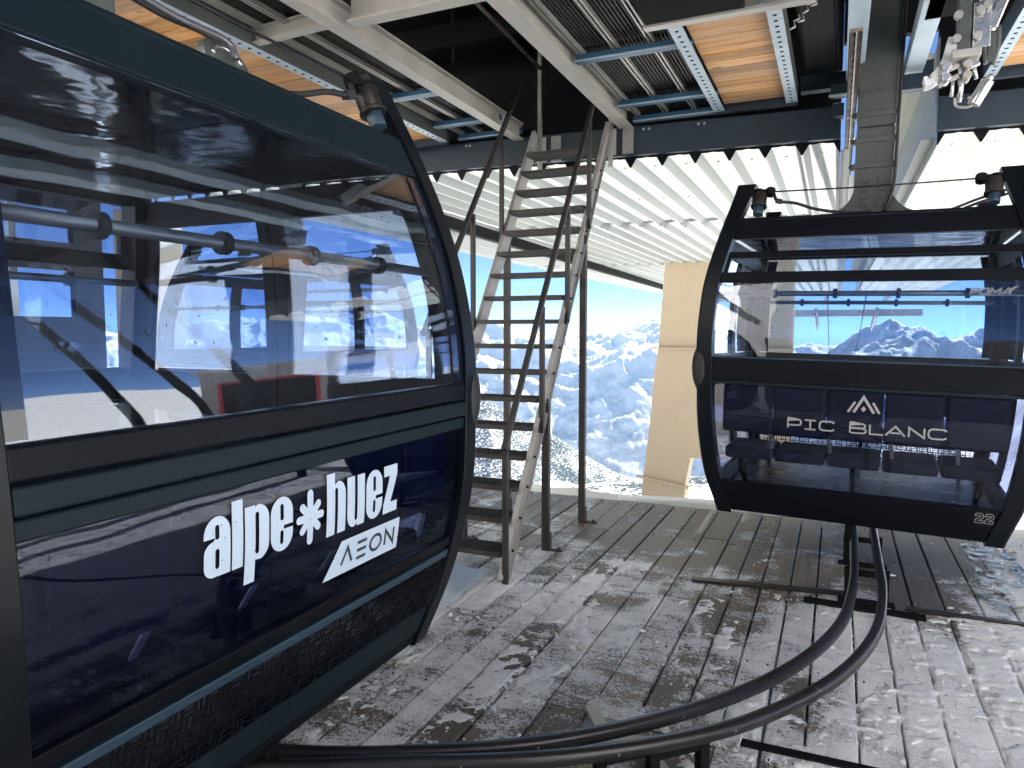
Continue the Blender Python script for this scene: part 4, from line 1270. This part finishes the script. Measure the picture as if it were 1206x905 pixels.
# left wall with window openings
w = MB(); X0, X1 = -9.1, -9.0
w.box(X0, X1, 1.0, 4.3, -1, 4.318); w.box(X0, X1, 4.302, 6.6, -1, 1.78); w.box(X0, X1, 4.302, 6.6, 2.37, 2.72); w.box(X0, X1, 4.302, 6.6, 3.14, 4.318)
w.box(X0, X1, 6.20, 6.6, 1.782, 2.368); w.box(X0, X1, 6.20, 6.6, 2.722, 3.138)
lw = w.build("left_wall", M['dark_room']); tag(lw, "left wall of the hall with two rows of bright windows", "wall")
for (z0, z1) in ((1.782, 2.368), (2.722, 3.138)):
    m2 = MB(); m2.box(-9.08, -9.02, 5.42, 5.50, z0, z1); m2.box(-9.08, -9.02, 4.86, 4.92, z0, z1); f = m2.build("window_mullion", M['galv'], lw)
    m2 = MB(); m2.box(-9.052, -9.046, 4.304, 6.198, z0, z1); m2.build("window_pane", M['win'], f)
w = MB(); w.box(-8.45, -7.85, 6.35, 6.9, -1.0, 3.14)
tag(w.build("hall_pillar", M['pylon'], bevel=.02), "beige pillar at the far left corner of the hall", "pillar")

# ------------------------------------------------------------------ steel overhead
def beam(name, a, b, w_, h_, mat, label, grp="pale steel beams under the roof"):
    mb = MB(); mb.ibeam(a, b, w_, h_); o = mb.build(name, M[mat]); tag(o, label, "beam", grp); return o
b1 = beam("steel_beam", (-2.74, -1.0, 3.475), (-2.80, 6.36, 3.475), .10, .15, 'beam', "pale steel beam running to the stair head on its left side")
b2 = beam("steel_beam", (-1.70, -1.0, 3.475), (-1.76, 6.36, 3.475), .12, .16, 'beam', "pale steel beam running to the stair head on its right side")
m2 = MB(); m2.box(-2.79, -2.68, 3.02, 3.13, 3.552, 4.3); m2.build("beam_stub", M['beam'], b1)
beam("cross_beam", (-2.66, 3.60, 3.50), (-1.79, 3.60, 3.50), .10, .20, 'beam', "pale steel cross beam between the two beams over the hatch")
m2 = MB(); m2.box(-1.83, -1.69, 3.56, 3.75, 3.38, 3.60)
beam("cross_beam", (-4.0, 3.72, 3.50), (-2.88, 3.66, 3.50), .06, .10, 'beam', "pale steel cross beam left of the hatch, above the near cabin")
for x, z0, lab in ((-2.45, 4.05, "left thin pipe sloping through the dark hatch"), (-2.15, 4.15, "right thin pipe sloping through the dark hatch")):
    mb = MB(); mb.tube([(x, 3.2, z0), (x - .1, 6.3, z0 - .05)], .016, 8); tag(mb.build("hatch_pipe", M['rust']), lab, "pipe", "pipes in the hatch")
mb = MB(); mb.tube([(-2.62, 4.75, 3.56), (-2.62, 4.75, 4.31)], .014, 8); tag(mb.build("hanger_rod", M['black']), "thin dark rod rising from the left pale beam", "rod")

# grating walkways
def walkway(x0, cols, wcol, ys, z, label):
    root = empty("grating_walkway", (x0, ys[0], z), label=label, cat="walkway", group="grating walkways overhead")
    def panel_mesh(L_):
        mb = MB(); wv = wcol - .012
        n = 9
        pr = []
        for i in range(n):                                   # shallow ribs along the panel
            a = wv * i / n; pr += [(a + .002, 0), (a + wv / n * .35, 0), (a + wv / n * .45, .018), (a + wv / n * .9, .018)]
        pr += [(wv, 0)]
        m = len(pr); vs = [(p[0], y, p[1]) for y in (0, L_) for p in pr] + [(p[0], y, p[1] + .004) for y in (0, L_) for p in pr]
        fs = []
        for b in (0, 2 * m): fs += [(b + i, b + i + 1, b + m + i + 1, b + m + i) for i in range(m - 1)]
        mb.add(vs, fs)
        return mb.mesh("grating_panel", M['grating'])
    for a, b in zip(ys[:-1], ys[1:]):
        me = panel_mesh(b - a - .06)
        for c in range(cols):
            inst("grating_panel", me, root, (c * wcol + .006, a - ys[0] + .03, .03))
    mb = MB()
    for c in range(cols + 1):
        for d in (-.014, .014):
            mb.box(c * wcol + d - .006, c * wcol + d + .006, .03, ys[-1] - ys[0], -.004, .028)
    mb.build("side_lip", M['galv'], root)
    for y in ys[1:]:
        m2 = MB(); m2.box(-.04, cols * wcol + .02, y - ys[0] - .03, y - ys[0] + .03, -.056, -.006); cm = m2.build("cross_member", M['blue_steel'], root, bevel=.003)
        m3 = MB(); m3.box(-.04, cols * wcol + .02, y - ys[0] - .032, y - ys[0] - .0305, -.056, -.042); m3.build("member_lip", M['pale_blue'], cm)
    return root
walkway(-1.66, 3, .245, [2.2, 3.55, 4.85, 5.93, 6.4], 3.50, "dark dotted grating walkway between the pale beam and the board walkway")
walkway(-3.42, 3, .205, [1.2, 2.5, 3.72, 5.1, 5.93, 6.4], 3.53, "dark dotted grating walkway left of the pale beam, above the near cabin")

# board walkways with perforated side channels
def board_walkway(x0, x1, y0, y1, z, label, ch=.085, front=False):
    root = empty("board_walkway", ((x0 + x1) / 2, y0, z), label=label, cat="walkway", group="orange board walkways overhead")
    cx = (x0 + x1) / 2
    y = y0 + .02
    while y < y1 - .05:
        wv = rnd.uniform(.125, .165); wv = min(wv, y1 - y)
        mb = MB(); mb.box(x0 + .002 - cx, x1 - .002 - cx, 0, wv - .005, .0, .03)
        o = mb.build("board", M['orange_wood'], root, bevel=.004, loc=(0, y - y0, rnd.uniform(-.003, .003))); y += wv
    for s, xa in ((-1, x0 - ch), (1, x1)):
        mb = MB(); mb.box(xa - cx, xa + ch - cx, 0, y1 - y0, -.045, -.038); e = xa if s < 0 else xa + ch - .006
        c = mb.build("side_channel", M['pale_blue'], root)
        mb = MB(); mb.box(e - cx, e + .006 - cx, 0, y1 - y0, -.0379, .10); mb.build("channel_web", M['stem'], c)
        m2 = MB(); n = int((y1 - y0) / .085)
        for k in range(n):
            yy = (k + .5) * (y1 - y0) / n; m2.cyl((xa + ch * .5 - cx, yy, -.046), (xa + ch * .5 - cx, yy, -.0385), .013, 8)
        m2.build("hole_row", M['black'], c)
    mb = MB(); mb.box(x0 - ch - cx, x1 + ch - cx, y1 - y0 + .002, y1 - y0 + .05, -.06, .11); mb.build("end_beam", M['dark_beam'], root)
    if front:
        mb = MB(); mb.box(x0 - ch - .12 - cx, x1 + ch + .18 - cx, -.065, -.002, -.07, -.05); mb.box(x0 - ch - .12 - cx, x1 + ch + .18 - cx, -.012, -.002, -.049, .06); mb.build("front_angle", M['galv'], root)
        mb = MB(); mb.box(x0 - ch - .10 - cx, x1 - .1 - cx, -.9, -.07, -.06, .25); mb.build("cable_box", M['black'], root, bevel=.01)
    return root
board_walkway(-.905, -.425, 4.42, 6.30, 3.47, "orange board walkway with dotted side channels left of the hanger slot", .085, True)
board_walkway(.985, 1.60, 4.95, 6.25, 3.47, "orange board walkway at the upper right corner beside the grip machinery", .075)
board_walkway(-4.05, -3.56, 2.6, 6.2, 3.47, "orange board walkway at the upper left, half hidden by the near cabin", .075)

# cabin track over the slot
tr = empty("cabin_track", (.15, 4.5, 3.4), label="overhead cabin track of pale blue box rails and a rusty slotted rail beside the hanger", cat="track")
TO = Vector((.15, 4.5, 3.4))
def tb(x0, x1, y0, y1, z0, z1, name, mat, bv=.004):
    mb = MB(); mb.box(x0 - TO.x, x1 - TO.x, y0 - TO.y, y1 - TO.y, z0 - TO.z, z1 - TO.z); return mb.build(name, M[mat], tr, bevel=bv)
tb(.005, .125, 2.0, 6.50, 3.50, 3.62, "box_rail", 'pale_blue'); tb(.40, .52, 2.0, 6.45, 3.50, 3.62, "box_rail", 'pale_blue')
rr_ = tb(.015, .085, 4.6, 11.0, 3.28, 3.30, "slotted_rail", 'rust')
m2 = MB()
for sx in (.016, .080):
    m2.box(sx - .002 - TO.x, sx + .002 - TO.x, .1, 6.5, -.135, -.1205)
for k in range(46): m2.box(.040 - TO.x, .046 - TO.x, .12 + k * .14, .17 + k * .14, -.124, -.1202)
m2.build("slot_row", M['black'], rr_)
m2 = MB(); m2.box(.048 - TO.x, .056 - TO.x, .1, 6.5, -.132, -.1202); m2.build("wear_strip", M['galv'], rr_)
tb(-.10, .34, 6.18, 6.26, 3.40, 3.495, "track_bracket", 'dark_beam'); tb(.33, .62, 6.10, 6.2, 3.36, 3.47, "track_bracket", 'dark_beam')
tb(-.08, .0, 6.30, 6.42, 3.28, 3.38, "track_bracket", 'dark_beam'); tb(-.11, .02, 6.12, 6.16, 3.385, 3.397, "bracket_flange", 'pale_blue')
tb(.33, .37, 5.9, 6.3, 3.05, 3.36, "cable_tray", 'galv')
m2 = MB(); m2.box(-.32, .60, 6.30, 6.40, 3.50, 3.62)
tag(m2.build("slot_beam", M['dark_beam'], bevel=.004), "short dark blue beam across the hanger slot", "beam")
m2 = MB(); m2.box(.42, .72, 4.75, 5.2, 3.50, 3.75); m2.box(.40, .74, 4.72, 4.745, 3.48, 3.77)
tag(m2.build("motor_housing", M['black'], bevel=.012), "black box housing above the grip machinery", "housing")
m2 = MB(); m2.box(-.30, -.05, 3.9, 6.1, 3.62, 4.4); m2.box(-.28, -.07, 3.88, 6.12, 3.60, 3.618)
tag(m2.build("drive_cabinet", M['dark_room'], bevel=.01), "dark drive cabinet left of the cabin track", "cabinet")

# grip machinery at the upper right
GX, GY, GZ = .578, 4.8, 3.16
gm = empty("grip_machinery", (GX, GY, GZ), label="bright zinc grip machinery hanging at the upper right", cat="machinery")
def gp_(px, py, y=0): return Vector(((px - 1130) * .0041, y, (60 - py) * .0045))
def gbox(name, p0, p1, y0, y1, mat, bv=.006):
    a = gp_(*p0); b = gp_(*p1); mb = MB()
    mb.box(min(a.x, b.x), max(a.x, b.x), y0, y1, min(a.z, b.z), max(a.z, b.z)); return mb.build(name, M[mat], gm, bevel=bv)
mb = MB(); pts = smooth_path([gp_(1089, 95), gp_(1098, 93), gp_(1108, 84), gp_(1116, 70), gp_(1120, 55), gp_(1122, 46)], 5)
for a, b in zip(pts[:-1], pts[1:]): mb.bar(a + Vector((0, 0, 0)), b + (b - a) * .12, .10, .055, up=(0, 0, 1))
mb.build("entry_trumpet", M['ceiling'], gm)
gbox("side_plate", (1126, -40), (1141, 64), -.06, .05, 'stem'); gbox("side_plate", (1150, -30), (1176, 20), -.03, .02, 'chrome')
gbox("lever_plate", (1143, 8), (1164, 62), -.05, -.03, 'chrome'); gbox("cross_plate", (1118, 66), (1152, 76), -.12, .08, 'galv')
mb = MB(); mb.bar(gp_(1165, 40, -.02), gp_(1190, -25, -.02), .06, .05); mb.build("tie_bar", M['chrome'], gm, bevel=.008)
mb = MB(); loop = smooth_path([gp_(1160, 82, -.03), gp_(1158, 60, -.03), gp_(1162, 42, -.03), gp_(1168, 35, -.03), gp_(1173, 42, -.03), gp_(1173, 62, -.03), gp_(1168, 84, -.03)], 5); mb.tube(loop, .012, 8); mb.build("lever_loop", M['stem'], gm)
gbox("lever_web", (1161, 45), (1171, 80), -.04, -.02, 'stem')
rg = random.Random(5)
for k in range(11):
    px = 1106 + (k % 6) * 8.0; py = 82 + (k // 6) * 13
    mb = MB()
    if k % 3 == 0: mb.cyl(gp_(px, py - 6, -.05 + rg.uniform(-.03, .03)), gp_(px + 1, py + 10, -.05), .010, 10); nm = "pin"
    elif k % 3 == 1: mb.cyl(gp_(px, py, -.09), gp_(px, py, .02), .022, 14); nm = "roller"
    else: mb.bar(gp_(px - 5, py + 3, -.06), gp_(px + 6, py - 1, -.06), .03, .022); nm = "link"
    mb.build(nm, M['chrome' if k % 2 else 'galv'], gm, bevel=.003)
for (a, b, r) in (((1136, 84), (1131, 124), .013), ((1146, 78), (1150, 98), .010), ((1110, 78), (1112, 100), .011), ((1124, 92), (1122, 116), .009)):
    mb = MB(); mb.cyl(gp_(*a, -.03), gp_(*b, -.03), r, 10); mb.build("spring_rod", M['chrome'], gm)
mb = MB(); mb.cyl(gp_(1163, 103, -.05), gp_(1147, 130, -.05), .033, 20); mb.cyl(gp_(1166, 98, -.05), gp_(1163, 103.2, -.05), .018, 14); mb.build("damper", M['chrome'], gm, bevel=.003)
mb = MB(); mb.tube(smooth_path([gp_(1126, 118, -.03), gp_(1128, 128, -.03), gp_(1140, 131, -.03), gp_(1150, 128, -.03)], 5), .008, 8); mb.build("hoop", M['galv'], gm)
for (px, py) in ((1125, 22), (1124, 50), (1150, 20), (1158, 15), (1148, 50)):
    mb = MB(); mb.cyl(gp_(px, py, -.085), gp_(px, py, -.05), .022, 12); mb.build("bolt", M['galv'], gm)
# tangled cable chain at the top
mb = MB()
for k in range(12):
    a = Vector((-.30 + k * .022, 4.55, 3.33 + k * .026 + .02 * math.sin(k * 2.1)))
    mb.tube([a, a + Vector((.03, .01 * (k % 3), .012)), a + Vector((.025, .02, .04))], .0055, 6)
tag(mb.build("cable_chain", M['galv']), "small tangled cable chain under the roof left of the track", "cable chain")

# ------------------------------------------------------------------ pylon outside, tower, cables
mb = MB()
poly = [(-.85, 3.12), (-3.62, 3.19), (-3.75, 1.21), (-3.84, .62), (-3.905, -.40), (-4.065, -1.9), (-4.36, -5), (-4.9, -10), (-3.8, -10), (-3.31, -5), (-3.06, -1.88), (-2.96, -1.30), (-.85, -1.30)]
mb.prism(poly, 1, 16.5, 17.0)
py_o = mb.build("station_pylon", M['pylon'], bevel=.02); tag(py_o, "tall beige steel pylon carrying the canopy outside the deck", "pylon")
m2 = MB(); m2.box(-3.90, -.82, 16.38, 16.498, 1.185, 1.225); m2.build("flange", M['pylon'], py_o, bevel=.006)
m2 = MB(); m2.bar((-4.19, 16.44, -1.80), (-2.98, 16.44, -1.98), .11, .05); m2.build("flange", M['pylon'], py_o, bevel=.006)
m2 = MB()
for x in np.arange(-3.8, -.9, .16): m2.cyl((x, 16.44, 1.226), (x, 16.44, 1.245), .018, 6)
m2.build("bolt_row", M['galv'], py_o)

tw = empty("lift_tower", (-8.5, 80, -25), label="grey lift tower with two sheave trains seen through the right cabin's windows", cat="lift tower")
def T(x, y, z): return (x + 8.5, y - 80, z + 25)
mb = MB(); mb.tube([T(-8.5, 80, -25), T(-8.5, 80, 6)], [.9, .6], 20); mb.build("mast", M['tower'], tw)
mb = MB(); mb.bar(T(-9, 80, 3.4), T(7.5, 80, 3.4), .6, .7); mb.build("cross_arm", M['tower'], tw, bevel=.03)
for X in (-1.9, 3.4):
    mb = MB(); mb.bar(T(X, 75.5, 3.6), T(X, 84.5, 2.3), .3, .4); mb.bar(T(X + .9, 76, 4.8), T(X + .9, 84, 4.4), .5, .06); mb.bar(T(X + .9, 76, 5.8), T(X + .9, 84, 5.4), .05, .05)
    for y in (76.5, 80, 83.5): mb.bar(T(X + .9, y, 4.4), T(X + .9, y, 5.8), .05, .05)
    tn = mb.build("sheave_train", M['tower'], tw)
    for k in range(8):
        m2 = MB(); y = 76 + k * 1.05; z = 3.0 - k * .15
        m2.cyl(T(X - .18, y, z), T(X + .02, y, z), .33, 16); m2.build("sheave", M['galv'], tn)
for nm, x0, x1, lab in (("haul_cable", .15, -.8, "left haul cable running out over the valley"), ("haul_cable", .18, 2.2, "right haul cable running out over the valley")):
    mb = MB(); mb.tube([(x0, 7, 4.45), (x1 * .6, 40, 3.6), (x1, 80, 2.2), (x1, 300, -35), (x1, 1100, -230)], .035, 6); tag(mb.build(nm, M['black']), lab, "cable", "haul cables")

# ------------------------------------------------------------------ right side: hut and canopy struts (seen in the window reflections)
hut = empty("control_hut", (7.6, 11.2, -.6), (0, 0, R(-35)), label="small grey control hut with red door frame, seen only as a reflection", cat="hut")
mb = MB(); mb.box(-1.3, 1.3, 0, 2.2, 0, 3.0); mb.build("wall", M['hut'], hut, bevel=.02)
mb = MB(); mb.box(-1.4, 1.4, -.12, 2.3, 3.002, 3.14); mb.build("roof", M['galv'], hut, bevel=.01)
mb = MB(); mb.box(-.9, -.82, -.04, -.002, .1, 2.5); mb.box(.82, .9, -.04, -.002, .1, 2.5); mb.box(-.818, .818, -.04, -.002, 2.42, 2.5); d = mb.build("door_frame", M['red'], hut, bevel=.006)
mb = MB(); mb.box(-.815, .815, -.03, -.003, .1, 2.415); mb.build("door", M['dark_room'], hut)
mb = MB(); mb.box(.2, .6, -.045, -.031, 1.4, 2.1); mb.build("door_window", M['win'], hut)
for k, (xa, ya, xb, yb) in enumerate(((3.75, 4.35, 2.85, 5.75), (3.35, 5.1, 2.6, 6.25), (4.15, 4.1, 3.25, 5.05))):
    mb = MB(); mb.tube([(xb, yb, 0.0), ((xa + xb) / 2, (ya + yb) / 2, 2.15), (xa, ya, 4.31)], .06, 12)
    tag(mb.build("canopy_strut", M['black']), ["middle one of the dark leaning struts reflected in the near cabin window", "dark leaning strut reflected rightmost in the near cabin window, nearest the canopy", "dark leaning strut reflected leftmost in the near cabin window"][k], "strut", "leaning struts on the open right side")

# ------------------------------------------------------------------ mountain air
hz = bpy.data.materials.new("mountain_air"); hz.use_nodes = True
ht = hz.node_tree; ht.nodes.clear()
ho = ht.nodes.new("ShaderNodeOutputMaterial"); hv = ht.nodes.new("ShaderNodeVolumePrincipled")
hv.inputs["Color"].default_value = (.38, .64, 1, 1); hv.inputs["Density"].default_value = 2.8e-5; hv.inputs["Anisotropy"].default_value = .2
ht.links.new(hv.outputs[0], ho.inputs["Volume"])
mb = MB(); mb.box(-16500, 16500, -9500, 16500, -2600, HAZE_TOP)
tag(mb.build("haze", hz), "thin blue mountain air over the valley", None, None, "stuff")
